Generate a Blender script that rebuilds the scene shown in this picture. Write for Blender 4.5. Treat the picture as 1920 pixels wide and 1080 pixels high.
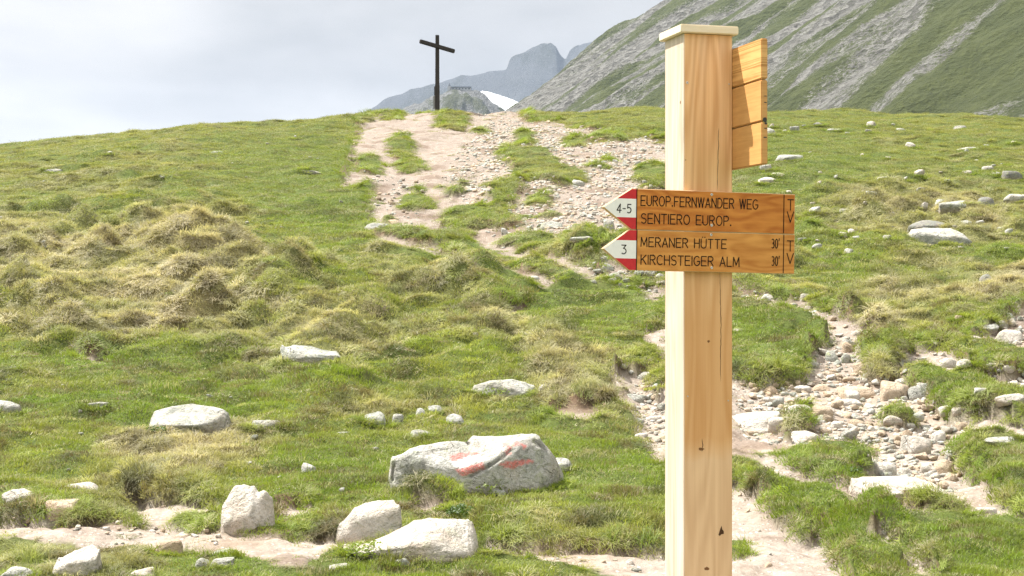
import bpy, bmesh, math, random
import numpy as np
from mathutils import Vector, Matrix, Euler

random.seed(7)
RNG = np.random.default_rng(11)
scene = bpy.context.scene
COL = scene.collection
for _o in list(bpy.data.objects):
    bpy.data.objects.remove(_o)

# ---------------------------------------------------------------- camera
F = 2900.0            # focal length in photo pixels (1920 wide)
H = 1.62              # eye height
cam_data = bpy.data.cameras.new('camera')
cam_data.sensor_width = 36.0
cam_data.lens = F / 1920.0 * 36.0
cam_data.clip_start = 0.1
cam_data.clip_end = 30000.0
cam = bpy.data.objects.new('camera', cam_data)
cam.location = (0, 0, H)
cam.rotation_euler = (math.radians(90), 0, 0)
COL.objects.link(cam)
scene.camera = cam

# ---------------------------------------------------------------- light
SUN_EL = math.radians(58)
SUN_DIR = Vector((-0.916, 0.399, 0)).normalized()      # where the sun stands, seen from above
to_sun = Vector((SUN_DIR.x * math.cos(SUN_EL), SUN_DIR.y * math.cos(SUN_EL), math.sin(SUN_EL)))
sun_data = bpy.data.lights.new('sun', 'SUN')
sun_data.energy = 4.6
sun_data.angle = math.radians(0.6)
sun_data.color = (1.0, 0.965, 0.915)
sun = bpy.data.objects.new('sun', sun_data)
sun.rotation_euler = to_sun.to_track_quat('Z', 'Y').to_euler()
sun.location = (-20, 10, 40)
COL.objects.link(sun)

world = bpy.data.worlds.new('World')
scene.world = world
world.use_nodes = True
wt = world.node_tree
wt.nodes.clear()


def nd(t, typ, **kw):
    n = t.nodes.new(typ)
    for k, v in kw.items():
        if k.startswith('i_'):
            key = k[2:]
            key = int(key) if key.isdigit() else key.replace('_', ' ')
            n.inputs[key].default_value = v
        else:
            setattr(n, k, v)
    return n


def ln(t, a, b):
    t.links.new(a, b)


def ramp(t, fac, stops, interp='LINEAR'):
    r = t.nodes.new('ShaderNodeValToRGB')
    r.color_ramp.interpolation = interp
    els = r.color_ramp.elements
    while len(els) < len(stops):
        els.new(0.5)
    for e, (p, c) in zip(els, stops):
        e.position = p
        if isinstance(c, (int, float)):
            c = (c, c, c)
        e.color = (c[0], c[1], c[2], 1)
    ln(t, fac, r.inputs[0])
    return r.outputs[0]


def mixc(t, fac, a, b, mode='MIX'):
    m = t.nodes.new('ShaderNodeMix')
    m.data_type = 'RGBA'
    m.blend_type = mode
    for sock, v in ((m.inputs[0], fac), (m.inputs[6], a), (m.inputs[7], b)):
        if hasattr(v, 'links'):
            ln(t, v, sock)
        elif isinstance(v, (int, float)):
            sock.default_value = v if sock.type == 'VALUE' else (v, v, v, 1)
        else:
            sock.default_value = (v[0], v[1], v[2], 1)
    return m.outputs[2]


def mth(t, op, a, b=None, c=None, clamp=False):
    m = t.nodes.new('ShaderNodeMath')
    m.operation = op
    m.use_clamp = clamp
    for i, v in enumerate((a, b, c)):
        if v is None:
            continue
        if hasattr(v, 'links'):
            ln(t, v, m.inputs[i])
        else:
            m.inputs[i].default_value = v
    return m.outputs[0]


def noise(t, vec, scale, detail=4, rough=0.55, dist=0.0):
    n = nd(t, 'ShaderNodeTexNoise', i_Scale=scale, i_Detail=detail, i_Roughness=rough, i_Distortion=dist)
    if vec is not None:
        ln(t, vec, n.inputs['Vector'])
    return n.outputs[0]


def mapping(t, vec, scale=(1, 1, 1), rot=(0, 0, 0), loc=(0, 0, 0)):
    m = nd(t, 'ShaderNodeMapping')
    m.inputs['Scale'].default_value = scale
    m.inputs['Rotation'].default_value = rot
    m.inputs['Location'].default_value = loc
    ln(t, vec, m.inputs['Vector'])
    return m.outputs[0]


# overcast sky with brighter and greyer cloud banks over the Nishita sky
sky = nd(wt, 'ShaderNodeTexSky')
sky.sky_type = 'NISHITA'
sky.sun_disc = False
sky.sun_elevation = SUN_EL
sky.sun_rotation = math.atan2(SUN_DIR.x, SUN_DIR.y)
sky.altitude = 2000
sky.dust_density = 2.0
bg_sky = nd(wt, 'ShaderNodeBackground', i_Strength=0.08)
ln(wt, sky.outputs[0], bg_sky.inputs[0])
tc = nd(wt, 'ShaderNodeTexCoord')
mp = mapping(wt, tc.outputs['Generated'], scale=(1.0, 1.0, 2.6), loc=(0.31, 0.2, 0.0))
n1 = noise(wt, mp, 3.1, 6, 0.5, 0.35)
n2 = noise(wt, mp, 9.0, 5, 0.55, 0.2)
nm = mth(wt, 'MULTIPLY_ADD', n2, 0.22, mth(wt, 'MULTIPLY', n1, 0.86))
cloud = ramp(wt, nm, [(0.38, (0.225, 0.223, 0.222)), (0.50, (0.262, 0.258, 0.254)), (0.60, (0.32, 0.312, 0.305)), (0.74, (0.40, 0.385, 0.37))])
# an overcast sky is some three times brighter overhead than at the horizon
sepw = nd(wt, 'ShaderNodeSeparateXYZ'); ln(wt, tc.outputs['Generated'], sepw.inputs[0])
zr = ramp(wt, mth(wt, 'MAXIMUM', sepw.outputs[2], 0.0), [(0.0, 0.62), (0.09, 0.56), (0.135, 0.36), (0.20, 0.30), (1.0, 1.0)])
# and it is brighter on the side where the sun stands behind the cloud
glow = mth(wt, 'ADD', mth(wt, 'MULTIPLY', sepw.outputs[0], float(SUN_DIR.x)), mth(wt, 'MULTIPLY', sepw.outputs[1], float(SUN_DIR.y)))
glow = ramp(wt, glow, [(0.0, 0.50), (0.35, 0.52), (0.62, 0.62), (1.0, 0.75)])
zen = mth(wt, 'MULTIPLY', mth(wt, 'MULTIPLY', zr, 3.4), mth(wt, 'MULTIPLY', glow, 2.0))
cmb = nd(wt, 'ShaderNodeCombineXYZ')
for _i in range(3):
    ln(wt, zen, cmb.inputs[_i])
cloud = mixc(wt, 1.0, cloud, cmb.outputs[0], 'MULTIPLY')
bg_cl = nd(wt, 'ShaderNodeBackground', i_Strength=1.0)
ln(wt, cloud, bg_cl.inputs[0])
cover = ramp(wt, nm, [(0.30, 0.86), (0.48, 1.0)])
mx = nd(wt, 'ShaderNodeMixShader')
ln(wt, cover, mx.inputs[0]); ln(wt, bg_sky.outputs[0], mx.inputs[1]); ln(wt, bg_cl.outputs[0], mx.inputs[2])
wo = nd(wt, 'ShaderNodeOutputWorld')
ln(wt, mx.outputs[0], wo.inputs['Surface'])

vs = scene.view_settings
scene.display_settings.display_device = 'sRGB'
vs.view_transform = 'Standard'
vs.look = 'None'
vs.exposure = 1.38
vs.gamma = 1.0
vs.use_curve_mapping = False
scene.render.engine = 'CYCLES'
scene.cycles.use_denoising = True
scene.cycles.denoising_prefilter = 'NONE'
scene.cycles.max_bounces = 6
scene.cycles.diffuse_bounces = 3
scene.cycles.transmission_bounces = 3
scene.cycles.volume_bounces = 0
scene.cycles.transparent_max_bounces = 8
scene.render.use_persistent_data = False

# ---------------------------------------------------------------- helpers


def link(name, me, mats=(), parent=None, loc=None, rot=None):
    o = bpy.data.objects.new(name, me)
    for m in (mats if isinstance(mats, (list, tuple)) else [mats]):
        if me is not None and hasattr(me, 'materials'):
            me.materials.append(m)
    if loc is not None:
        o.location = loc
    if rot is not None:
        o.rotation_euler = rot
    COL.objects.link(o)
    if parent is not None:
        o.parent = parent
    return o


def tag(o, label=None, cat=None, group=None, kind=None):
    for k, v in (('label', label), ('category', cat), ('group', group), ('kind', kind)):
        if v:
            o[k] = v
    return o


def mesh_np(name, co, faces, smooth=True):
    """co (n,3); faces (m,k) with a constant k"""
    me = bpy.data.meshes.new(name)
    co = np.asarray(co, dtype=np.float32)
    faces = np.asarray(faces, dtype=np.int32)
    n, m, k = len(co), len(faces), faces.shape[1]
    me.vertices.add(n)
    me.vertices.foreach_set('co', co.ravel())
    me.loops.add(m * k)
    me.loops.foreach_set('vertex_index', faces.ravel())
    me.polygons.add(m)
    me.polygons.foreach_set('loop_start', np.arange(0, m * k, k, dtype=np.int32))
    me.polygons.foreach_set('use_smooth', np.full(m, smooth, dtype=bool))
    me.update()
    me.validate()
    return me


def fattr(me, name, vals):
    a = me.attributes.new(name, 'FLOAT', 'POINT')
    a.data.foreach_set('value', np.asarray(vals, dtype=np.float32).ravel())


def vattr(me, name, vals):
    a = me.attributes.new(name, 'FLOAT_VECTOR', 'POINT')
    a.data.foreach_set('vector', np.asarray(vals, dtype=np.float32).ravel())


def sstep(x, a, b):
    t = np.clip((x - a) / (b - a), 0, 1)
    return t * t * (3 - 2 * t)


def _h(ix, iy, iz, seed):
    h = (ix * 374761393 + iy * 668265263 + iz * 2147483647 + seed * 1274126177) & 0xffffffff
    h = ((h ^ (h >> 13)) * 1274126177) & 0xffffffff
    h = (h ^ (h >> 16)) & 0xffffffff
    h = (h * 2246822519) & 0xffffffff
    return (h ^ (h >> 15)) & 0xffffffff


def perlin2(x, y, seed=0):
    xi = np.floor(x).astype(np.int64); yi = np.floor(y).astype(np.int64)
    xf = x - xi; yf = y - yi
    u = xf * xf * xf * (xf * (xf * 6 - 15) + 10); v = yf * yf * yf * (yf * (yf * 6 - 15) + 10)

    def g(ix, iy, dx, dy):
        a = _h(ix, iy, 0, seed).astype(np.float64) * (2 * np.pi / 4294967296.0)
        return np.cos(a) * dx + np.sin(a) * dy
    a = g(xi, yi, xf, yf); b = g(xi + 1, yi, xf - 1, yf)
    c = g(xi, yi + 1, xf, yf - 1); d = g(xi + 1, yi + 1, xf - 1, yf - 1)
    return ((a + (b - a) * u) * (1 - v) + (c + (d - c) * u) * v) * 1.5


def perlin3(p, seed=0):
    i = np.floor(p).astype(np.int64); f = p - i
    w = f * f * f * (f * (f * 6 - 15) + 10)
    out = 0
    for a in (0, 1):
        for b in (0, 1):
            for c in (0, 1):
                hh = _h(i[:, 0] + a, i[:, 1] + b, i[:, 2] + c * 1, seed + 77)
                hz = _h(i[:, 0] + a, i[:, 1] + b, (i[:, 2] + c) * 31 + 5, seed + 13)
                t1 = hh.astype(np.float64) * (2 * np.pi / 4294967296.0)
                cz = hz.astype(np.float64) / 2147483648.0 - 1
                sz = np.sqrt(np.maximum(0, 1 - cz * cz))
                gd = np.cos(t1) * sz * (f[:, 0] - a) + np.sin(t1) * sz * (f[:, 1] - b) + cz * (f[:, 2] - c)
                wt_ = (w[:, 0] if a else 1 - w[:, 0]) * (w[:, 1] if b else 1 - w[:, 1]) * (w[:, 2] if c else 1 - w[:, 2])
                out = out + gd * wt_
    return out * 1.4


def fbm2(x, y, octs=4, seed=0, gain=0.5):
    s, a = 0, 1.0
    for k in range(octs):
        s = s + a * perlin2(x * 2 ** k, y * 2 ** k, seed + 17 * k)
        a *= gain
    return s


def new_mat(name):
    m = bpy.data.materials.new(name)
    m.use_nodes = True
    t = m.node_tree
    t.nodes.clear()
    out = nd(t, 'ShaderNodeOutputMaterial')
    b = nd(t, 'ShaderNodeBsdfPrincipled')
    b.inputs['Roughness'].default_value = 0.85
    b.inputs['Specular IOR Level'].default_value = 0.25
    ln(t, b.outputs[0], out.inputs['Surface'])
    return m, t, b, out


def setc(t, b, v):
    if hasattr(v, 'links'):
        ln(t, v, b.inputs['Base Color'])
    else:
        b.inputs['Base Color'].default_value = (v[0], v[1], v[2], 1)


def bump(t, b, height, strength=0.5, dist=0.02):
    bp = nd(t, 'ShaderNodeBump', i_Strength=strength, i_Distance=dist)
    ln(t, height, bp.inputs['Height'])
    ln(t, bp.outputs[0], b.inputs['Normal'])
    return bp


def attr(t, name, kind='GEOMETRY'):
    a = nd(t, 'ShaderNodeAttribute', attribute_name=name)
    a.attribute_type = kind
    return a
# ---------------------------------------------------------------- materials
def mat_ground():
    m, t, b, out = new_mat('meadow_ground')
    g = nd(t, 'ShaderNodeNewGeometry').outputs['Position']
    bare = attr(t, 'bare').outputs['Fac']; soil = attr(t, 'soil').outputs['Fac']; dry = attr(t, 'dry').outputs['Fac']
    n_big = noise(t, g, 0.9, 5, 0.6); n_mid = noise(t, g, 7.0, 5, 0.65); n_fine = noise(t, g, 42.0, 6, 0.8)
    turf = mixc(t, dry, ramp(t, n_mid, [(0.3, (0.050, 0.070, 0.018)), (0.7, (0.115, 0.145, 0.035))]),
                ramp(t, n_mid, [(0.3, (0.13, 0.11, 0.05)), (0.7, (0.27, 0.23, 0.12))]))
    sand = ramp(t, mth(t, 'MULTIPLY_ADD', n_fine, 0.45, mth(t, 'MULTIPLY', n_mid, 0.6)),
                [(0.30, (0.140, 0.106, 0.080)), (0.45, (0.265, 0.217, 0.175)), (0.60, (0.365, 0.312, 0.262)), (0.8, (0.48, 0.425, 0.37))])
    sand = mixc(t, ramp(t, n_big, [(0.5, 0.0), (0.68, 0.55)]), sand, (0.26, 0.185, 0.12))
    # the upper slope is a duller, browner grit than the trodden path
    sand = mixc(t, mth(t, 'MULTIPLY', attr(t, 'dull').outputs['Fac'], 0.62), sand, ramp(t, mth(t, 'MULTIPLY_ADD', n_fine, 0.6, mth(t, 'MULTIPLY', n_mid, 0.4)), [(0.32, (0.11, 0.085, 0.065)), (0.5, (0.20, 0.162, 0.132)), (0.7, (0.31, 0.265, 0.225))]))
    # pebbles, printed only where they are too small to be built
    vo = nd(t, 'ShaderNodeTexVoronoi', i_Scale=26.0); vo.feature = 'F1'
    ln(t, g, vo.inputs['Vector'])
    peb = ramp(t, vo.outputs['Distance'], [(0.22, 1.0), (0.33, 0.0)])
    pick = ramp(t, nd_sep(t, vo.outputs['Color'], 0), [(0.55, 0.0), (0.6, 0.8)])
    sand = mixc(t, mth(t, 'MULTIPLY', peb, pick), sand, (0.50, 0.46, 0.41))
    dirt = ramp(t, mth(t, 'MULTIPLY_ADD', n_fine, 0.5, mth(t, 'MULTIPLY', n_mid, 0.5)),
                [(0.3, (0.060, 0.036, 0.022)), (0.55, (0.135, 0.087, 0.056)), (0.75, (0.26, 0.185, 0.13))])
    c = mixc(t, bare, turf, sand)
    c = mixc(t, soil, c, dirt)
    setc(t, b, c)
    b.inputs['Roughness'].default_value = 0.95
    b.inputs['Specular IOR Level'].default_value = 0.1
    hgt = mth(t, 'ADD', mth(t, 'MULTIPLY', n_fine, 0.5), mth(t, 'MULTIPLY', n_mid, 1.2))
    hgt = mth(t, 'MULTIPLY_ADD', mth(t, 'MULTIPLY', peb, pick), 0.25, hgt)
    bump(t, b, hgt, 0.8, 0.03)
    return m


def nd_sep(t, col, i):
    s = nd(t, 'ShaderNodeSeparateColor')
    ln(t, col, s.inputs[0])
    return s.outputs[i]


def mat_rock(name, cols, lichen=0.35, tan=0.0, paint=False, scale=1.0):
    m, t, b, out = new_mat(name)
    g = nd(t, 'ShaderNodeNewGeometry').outputs['Position']
    n1 = noise(t, g, 3.5 * scale, 6, 0.65)
    n2 = noise(t, g, 45.0 * scale, 4, 0.7)
    n3 = noise(t, g, 14.0 * scale, 5, 0.65, 0.6)
    base = ramp(t, mth(t, 'MULTIPLY_ADD', n2, 0.35, mth(t, 'MULTIPLY', n1, 0.7)),
                [(0.32, cols[0]), (0.52, cols[1]), (0.72, cols[2])])
    # orange-brown weathering in patches
    base = mixc(t, mth(t, 'MULTIPLY', ramp(t, noise(t, g, 5.0 * scale, 4, 0.6), [(0.48, 0.0), (0.66, 1.0)]), 0.25 + tan), base, (0.40, 0.28, 0.17))
    # yellow-green and black lichen
    l1 = mth(t, 'MULTIPLY', ramp(t, n3, [(0.55, 0.0), (0.64, 1.0)]), lichen)
    base = mixc(t, l1, base, (0.31, 0.34, 0.16))
    base = mixc(t, mth(t, 'MULTIPLY', ramp(t, noise(t, g, 8.0 * scale, 6, 0.7, 0.5), [(0.50, 0.0), (0.60, 1.0)]), min(1, lichen * 1.0)), base, (0.22, 0.235, 0.19))
    l2 = mth(t, 'MULTIPLY', ramp(t, noise(t, g, 24.0 * scale, 5, 0.75, 0.4), [(0.57, 0.0), (0.63, 1.0)]), min(1, lichen * 1.6))
    base = mixc(t, l2, base, (0.13, 0.13, 0.11))
    # earth stain towards buried foot comes as an attribute of the stone itself
    ft = attr(t, 'foot').outputs['Fac']
    base = mixc(t, mth(t, 'MULTIPLY', ft, 0.65), base, (0.36, 0.27, 0.18))
    if paint:
        wear = ramp(t, noise(t, g, 70.0, 5, 0.8), [(0.38, 0.3), (0.58, 1.0)])
        base = mixc(t, mth(t, 'MULTIPLY', attr(t, 'paint_white').outputs['Fac'], mth(t, 'MAXIMUM', wear, 0.85)), base, (0.80, 0.80, 0.78))
        base = mixc(t, mth(t, 'MULTIPLY', attr(t, 'paint_red').outputs['Fac'], wear), base, (0.62, 0.17, 0.14))
        base = mixc(t, attr(t, 'groove').outputs['Fac'], base, (0.13, 0.12, 0.09))
    vo = nd(t, 'ShaderNodeTexVoronoi', i_Scale=3.2 * scale)
    vo.feature = 'DISTANCE_TO_EDGE'
    wz = nd(t, 'ShaderNodeTexNoise', i_Scale=6.0 * scale, i_Detail=4.0)
    ln(t, g, wz.inputs['Vector'])
    wa = nd(t, 'ShaderNodeVectorMath', operation='MULTIPLY_ADD')
    ln(t, wz.outputs['Color'], wa.inputs[0]); wa.inputs[1].default_value = (.22, .22, .22); ln(t, g, wa.inputs[2])
    ln(t, mapping(t, wa.outputs[0], (1, .6, 2.2), (0.3, 0.2, 0.6)), vo.inputs['Vector'])
    warp = vo.outputs['Distance']
    crack = ramp(t, warp, [(0.0, 0.0), (0.012, 1.0)])
    gap = ramp(t, noise(t, g, 2.3 * scale, 3, 0.6), [(0.50, 1.0), (0.60, 0.0)])      # joints run only part of the way
    crack = mth(t, 'MAXIMUM', crack, gap)
    base = mixc(t, mth(t, 'MULTIPLY', mth(t, 'SUBTRACT', 1.0, crack), 0.22), base, (0.20, 0.17, 0.13))
    setc(t, b, base)
    b.inputs['Roughness'].default_value = 0.9
    # crystalline speckle of granite
    sp = noise(t, g, 130.0 * scale, 3, 0.8)
    base = mixc(t, ramp(t, sp, [(0.54, 0.0), (0.66, 0.5)]), base, (0.14, 0.13, 0.12))
    setc(t, b, base)
    h = mth(t, 'ADD', mth(t, 'MULTIPLY', n3, 1.3), mth(t, 'MULTIPLY', n2, 0.6))
    h = mth(t, 'MULTIPLY_ADD', crack, 0.5, h)
    bump(t, b, h, 0.95, 0.035 / scale)
    return m


def mat_grass(name, rough=0.55):
    m, t, b, out = new_mat(name)
    tint = attr(t, 'tint', 'INSTANCER').outputs['Color']
    al = attr(t, 'along').outputs['Fac']      # 0 at the root, 1 at the tip: straw-coloured tips and stems
    pb = attr(t, 'blade').outputs['Fac']
    col = mixc(t, mth(t, 'MULTIPLY', pb, 0.38), tint, mixc(t, 0.5, tint, (0.33, 0.30, 0.13)))
    col = mixc(t, mth(t, 'MULTIPLY', mth(t, 'POWER', al, 2.0), 0.18), col, (0.30, 0.30, 0.12))
    setc(t, b, col)
    b.inputs['Roughness'].default_value = rough
    b.inputs['Specular IOR Level'].default_value = 0.3
    tr = nd(t, 'ShaderNodeBsdfTranslucent')
    ln(t, mixc(t, 1.0, col, (1.25, 1.25, 0.75), 'MULTIPLY'), tr.inputs[0])
    ms = nd(t, 'ShaderNodeMixShader'); ms.inputs[0].default_value = 0.38
    ln(t, b.outputs[0], ms.inputs[1]); ln(t, tr.outputs[0], ms.inputs[2])
    ln(t, ms.outputs[0], out.inputs['Surface'])
    return m


def mat_wood(name, c_dark, c_light, stretch=(26, 26, 1.4), wav=0.0, ring=None, freq=70.0, axis_rot=(0, 0, 0), extra=None, rough=0.6, seed=0.0, fine=1.0):
    m, t, b, out = new_mat(name)
    oc = nd(t, 'ShaderNodeTexCoord').outputs['Object']
    v0 = mapping(t, oc, (1, 1, 1), axis_rot, (seed, seed * 0.7, seed * 1.3))
    v = mapping(t, v0, stretch)
    n1 = noise(t, v, 1.0, 5, 0.6, 0.3)
    n2 = noise(t, mapping(t, v0, tuple(s * 5.0 * fine for s in stretch[:2]) + (stretch[2] * 2.0,)), 1.0, 4, 0.6)
    f = mth(t, 'MULTIPLY_ADD', n2, 0.35, mth(t, 'MULTIPLY', n1, 0.65))
    if wav > 0:
        # growth rings: bands of a stretched, warped field
        w = nd(t, 'ShaderNodeTexNoise', i_Scale=1.0, i_Detail=2.0, i_Roughness=0.4)
        ln(t, mapping(t, v0, ring or (stretch[0] * 0.22, stretch[1] * 0.22, stretch[2] * 0.9)), w.inputs['Vector'])
        rings = mth(t, 'SINE', mth(t, 'MULTIPLY', w.outputs[0], freq))
        f = mth(t, 'MULTIPLY_ADD', rings, wav, f)
    col = ramp(t, f, [(0.28, c_dark), (0.70, c_light)])
    if extra:
        col = extra(t, oc, col)
    setc(t, b, col)
    b.inputs['Roughness'].default_value = rough
    bump(t, b, f, 0.25, 0.004)
    return m


def mat_plain(name, c, rough=0.6, metal=0.0, var=0.12, sc=40):
    m, t, b, out = new_mat(name)
    oc = nd(t, 'ShaderNodeTexCoord').outputs['Object']
    n = noise(t, oc, sc, 4, 0.6)
    setc(t, b, ramp(t, n, [(0.3, tuple(x * (1 - var) for x in c)), (0.7, tuple(min(1, x * (1 + var)) for x in c))]))
    b.inputs['Roughness'].default_value = rough
    b.inputs['Metallic'].default_value = metal
    return m


def mat_mountain(name, rock, green, pick, streak, foot=(1, 0), bumps=1.0):
    """grass and scree in stripes down the fall line; attributes su (along) and sv (up) in metres"""
    m, t, b, out = new_mat(name)
    g = nd(t, 'ShaderNodeNewGeometry').outputs['Position']
    uv = attr(t, 'suv').outputs['Vector']
    warp = nd(t, 'ShaderNodeTexNoise', i_Scale=0.02, i_Detail=5.0, i_Roughness=0.6)
    ln(t, g, warp.inputs['Vector'])
    wv = nd(t, 'ShaderNodeVectorMath', operation='MULTIPLY_ADD')
    ln(t, warp.outputs['Color'], wv.inputs[0]); wv.inputs[1].default_value = (34, 34, 0); ln(t, uv, wv.inputs[2])
    band = noise(t, mapping(t, wv.outputs[0], (streak, streak * 0.16, 1)), 1.0, 7, 0.62)
    n_rock = noise(t, g, 0.55, 6, 0.75)
    n_mid = noise(t, g, 0.09, 6, 0.65)
    scree = attr(t, 'scree').outputs['Fac']
    f = mth(t, 'ADD', mth(t, 'MULTIPLY_ADD', n_mid, 0.45, mth(t, 'MULTIPLY', band, 1.1)), mth(t, 'MULTIPLY', scree, 0.30))
    n_sp = noise(t, g, 1.1, 5, 0.85)
    f = mth(t, 'MULTIPLY_ADD', n_rock, 0.35, f)
    f = mth(t, 'MULTIPLY_ADD', mth(t, 'SUBTRACT', n_sp, 0.5), 0.9, f)
    f = mth(t, 'MULTIPLY', f, 0.6)
    fac = ramp(t, f, [(pick * 0.6 - 0.045, 0.0), (pick * 0.6 + 0.045, 1.0)])
    vo = nd(t, 'ShaderNodeTexVoronoi', i_Scale=0.42); ln(t, g, vo.inputs['Vector'])
    rc = ramp(t, mth(t, 'MULTIPLY_ADD', nd_sep(t, vo.outputs['Color'], 1), 0.30, mth(t, 'MULTIPLY_ADD', n_sp, 0.6, mth(t, 'MULTIPLY', n_rock, 0.3))), [(0.25, rock[0]), (0.5, rock[1]), (0.75, rock[2])])
    gc = ramp(t, mth(t, 'MULTIPLY_ADD', n_mid, 0.7, mth(t, 'MULTIPLY', n_rock, 0.3)), [(0.32, green[0]), (0.68, green[1])])
    setc(t, b, mixc(t, fac, gc, rc))
    b.inputs['Roughness'].default_value = 0.95
    vo2 = nd(t, 'ShaderNodeTexVoronoi', i_Scale=1.3); ln(t, g, vo2.inputs['Vector'])
    hh = mth(t, 'ADD', mth(t, 'MULTIPLY', vo2.outputs['Distance'], 0.35), mth(t, 'MULTIPLY_ADD', n_rock, 1.4, mth(t, 'MULTIPLY', vo.outputs['Distance'], 0.9)))
    bump(t, b, hh, 0.9, 2.2 * bumps)
    return m
# ---------------------------------------------------------------- terrain: where things lie, in photo pixels on the smooth hillside
YH = 540.0
PX0, PY0, PX1, PY1, PST = -520, 150, 2440, 1420, 2


class Px:
    def __init__(self):
        self.nx = (PX1 - PX0) // PST; self.ny = (PY1 - PY0) // PST
        self.a = np.zeros((self.ny, self.nx), dtype=np.float32)

    def _box(self, x0, y0, x1, y1):
        i0 = max(0, int((x0 - PX0) / PST)); i1 = min(self.nx, int((x1 - PX0) / PST) + 2)
        j0 = max(0, int((y0 - PY0) / PST)); j1 = min(self.ny, int((y1 - PY0) / PST) + 2)
        X, Y = np.meshgrid(PX0 + PST * np.arange(i0, i1), PY0 + PST * np.arange(j0, j1))
        return slice(j0, j1), slice(i0, i1), X, Y

    def poly(self, pts, val=1.0):
        xs = [p[0] for p in pts]; ys = [p[1] for p in pts]
        sj, si, X, Y = self._box(min(xs), min(ys), max(xs), max(ys))
        ins = np.zeros(X.shape, bool)
        n = len(pts)
        for k in range(n):
            (xa, ya), (xb, yb) = pts[k], pts[(k + 1) % n]
            if ya == yb:
                continue
            c = (Y < yb) != (Y < ya)
            ins ^= c & (X < (xb - xa) * (Y - ya) / (yb - ya) + xa)
        self.a[sj, si][ins] = val
        return self

    def ell(self, cx, cy, rx, ry, val=1.0, rot=0.0):
        R = max(rx, ry)
        sj, si, X, Y = self._box(cx - R, cy - R, cx + R, cy + R)
        c, s = math.cos(rot), math.sin(rot)
        u = (X - cx) * c + (Y - cy) * s; v = -(X - cx) * s + (Y - cy) * c
        self.a[sj, si][(u / rx) ** 2 + (v / ry) ** 2 < 1] = val
        return self

    def line(self, pts, val=1.0, sq=0.45):
        """pts (x, y, half height); sideways the line is wider by 1/sq"""
        for (xa, ya, wa), (xb, yb, wb) in zip(pts[:-1], pts[1:]):
            m = max(wa, wb) / sq + 2
            sj, si, X, Y = self._box(min(xa, xb) - m, min(ya, yb) - m, max(xa, xb) + m, max(ya, yb) + m)
            dx, dy = (xb - xa) * sq, yb - ya
            px, py = (X - xa) * sq, Y - ya
            tt = np.clip((px * dx + py * dy) / (dx * dx + dy * dy + 1e-9), 0, 1)
            dd = np.hypot(px - dx * tt, py - dy * tt)
            self.a[sj, si][dd < wa + (wb - wa) * tt] = val
        return self

    def blur(self, r):
        k = max(1, int(r / PST))
        a = self.a
        for _ in range(2):
            for ax in (0, 1):
                p = np.concatenate([np.repeat(a.take([0], ax), k, ax), a, np.repeat(a.take([-1], ax), k, ax)], ax)
                c = np.cumsum(p, ax)
                c = np.concatenate([np.zeros_like(c.take([0], ax)), c], ax)
                n = 2 * k + 1
                a = (np.take(c, np.arange(n, c.shape[ax]), ax) - np.take(c, np.arange(0, c.shape[ax] - n), ax)) / n
        self.a = a.astype(np.float32)
        return self

    def get(self, x, y):
        fx = np.clip((x - PX0) / PST, 0, self.nx - 1.01); fy = np.clip((y - PY0) / PST, 0, self.ny - 1.01)
        i = fx.astype(int); j = fy.astype(int); u = fx - i; v = fy - j
        a = self.a
        i = np.clip(i, 0, a.shape[1] - 2); j = np.clip(j, 0, a.shape[0] - 2)
        return (a[j, i] * (1 - u) + a[j, i + 1] * u) * (1 - v) + (a[j + 1, i] * (1 - u) + a[j + 1, i + 1] * u) * v


bare_px = Px()
B = bare_px
# the eroded pale slope below the cross, then the turf islands on it
B.poly([(672, 236), (700, 222), (740, 214), (800, 217), (850, 214), (905, 211), (1050, 216), (1075, 246), (1150, 258), (1262, 270), (1262, 372),
        (1190, 432), (1130, 470), (1118, 508), (1100, 524), (1050, 506), (1072, 462), (1000, 442), (950, 440), (900, 447), (840, 432),
        (790, 422), (745, 414), (688, 412), (692, 372), (700, 332), (640, 350), (655, 300)])
B.poly([(1100, 490), (1140, 500), (1180, 512), (1262, 545), (1262, 562), (1190, 545), (1130, 530), (1085, 515)])
for e in [(848, 229, 32, 13), (800, 212, 24, 7), (735, 222, 22, 8), (752, 274, 24, 22), (772, 302, 26, 14), (692, 306, 26, 16), (903, 246, 18, 8), (985, 262, 20, 11), (912, 279, 8, 4),
          (1078, 272, 26, 11), (1138, 297, 20, 5), (1120, 317, 22, 6), (1150, 303, 10, 4), (955, 285, 22, 16), (1000, 305, 50, 22), (1050, 335, 46, 20), (1140, 268, 40, 8),
          (945, 352, 38, 20), (1010, 330, 50, 20), (778, 373, 32, 15), (784, 345, 16, 7), (890, 398, 62, 20), (930, 385, 24, 12), (960, 412, 32, 14), (1030, 408, 24, 10), (995, 458, 28, 14),
          (842, 436, 44, 20), (785, 430, 40, 16), (1092, 468, 46, 32), (1088, 512, 34, 15), (1222, 330, 34, 20), (945, 375, 16, 8), (855, 360, 14, 9), (1165, 535, 44, 10), (1035, 222, 60, 8),
          (1180, 250, 50, 8), (730, 400, 12, 6), (830, 345, 8, 6), (870, 330, 8, 9), (1012, 376, 30, 8)]:
    B.ell(*e, val=0.0)
B.line([(745, 446, 4), (800, 455, 6), (850, 448, 4)])
B.line([(690, 430, 4), (760, 452, 6), (840, 470, 3), (890, 492, 7), (935, 508, 9), (975, 524, 8), (1010, 535, 5), (1055, 540, 3)])
B.line([(900, 440, 5), (945, 462, 8), (985, 480, 10), (1040, 496, 13), (1075, 514, 12), (1105, 528, 6)])
B.line([(940, 577, 4), (975, 574, 6)])
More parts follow.
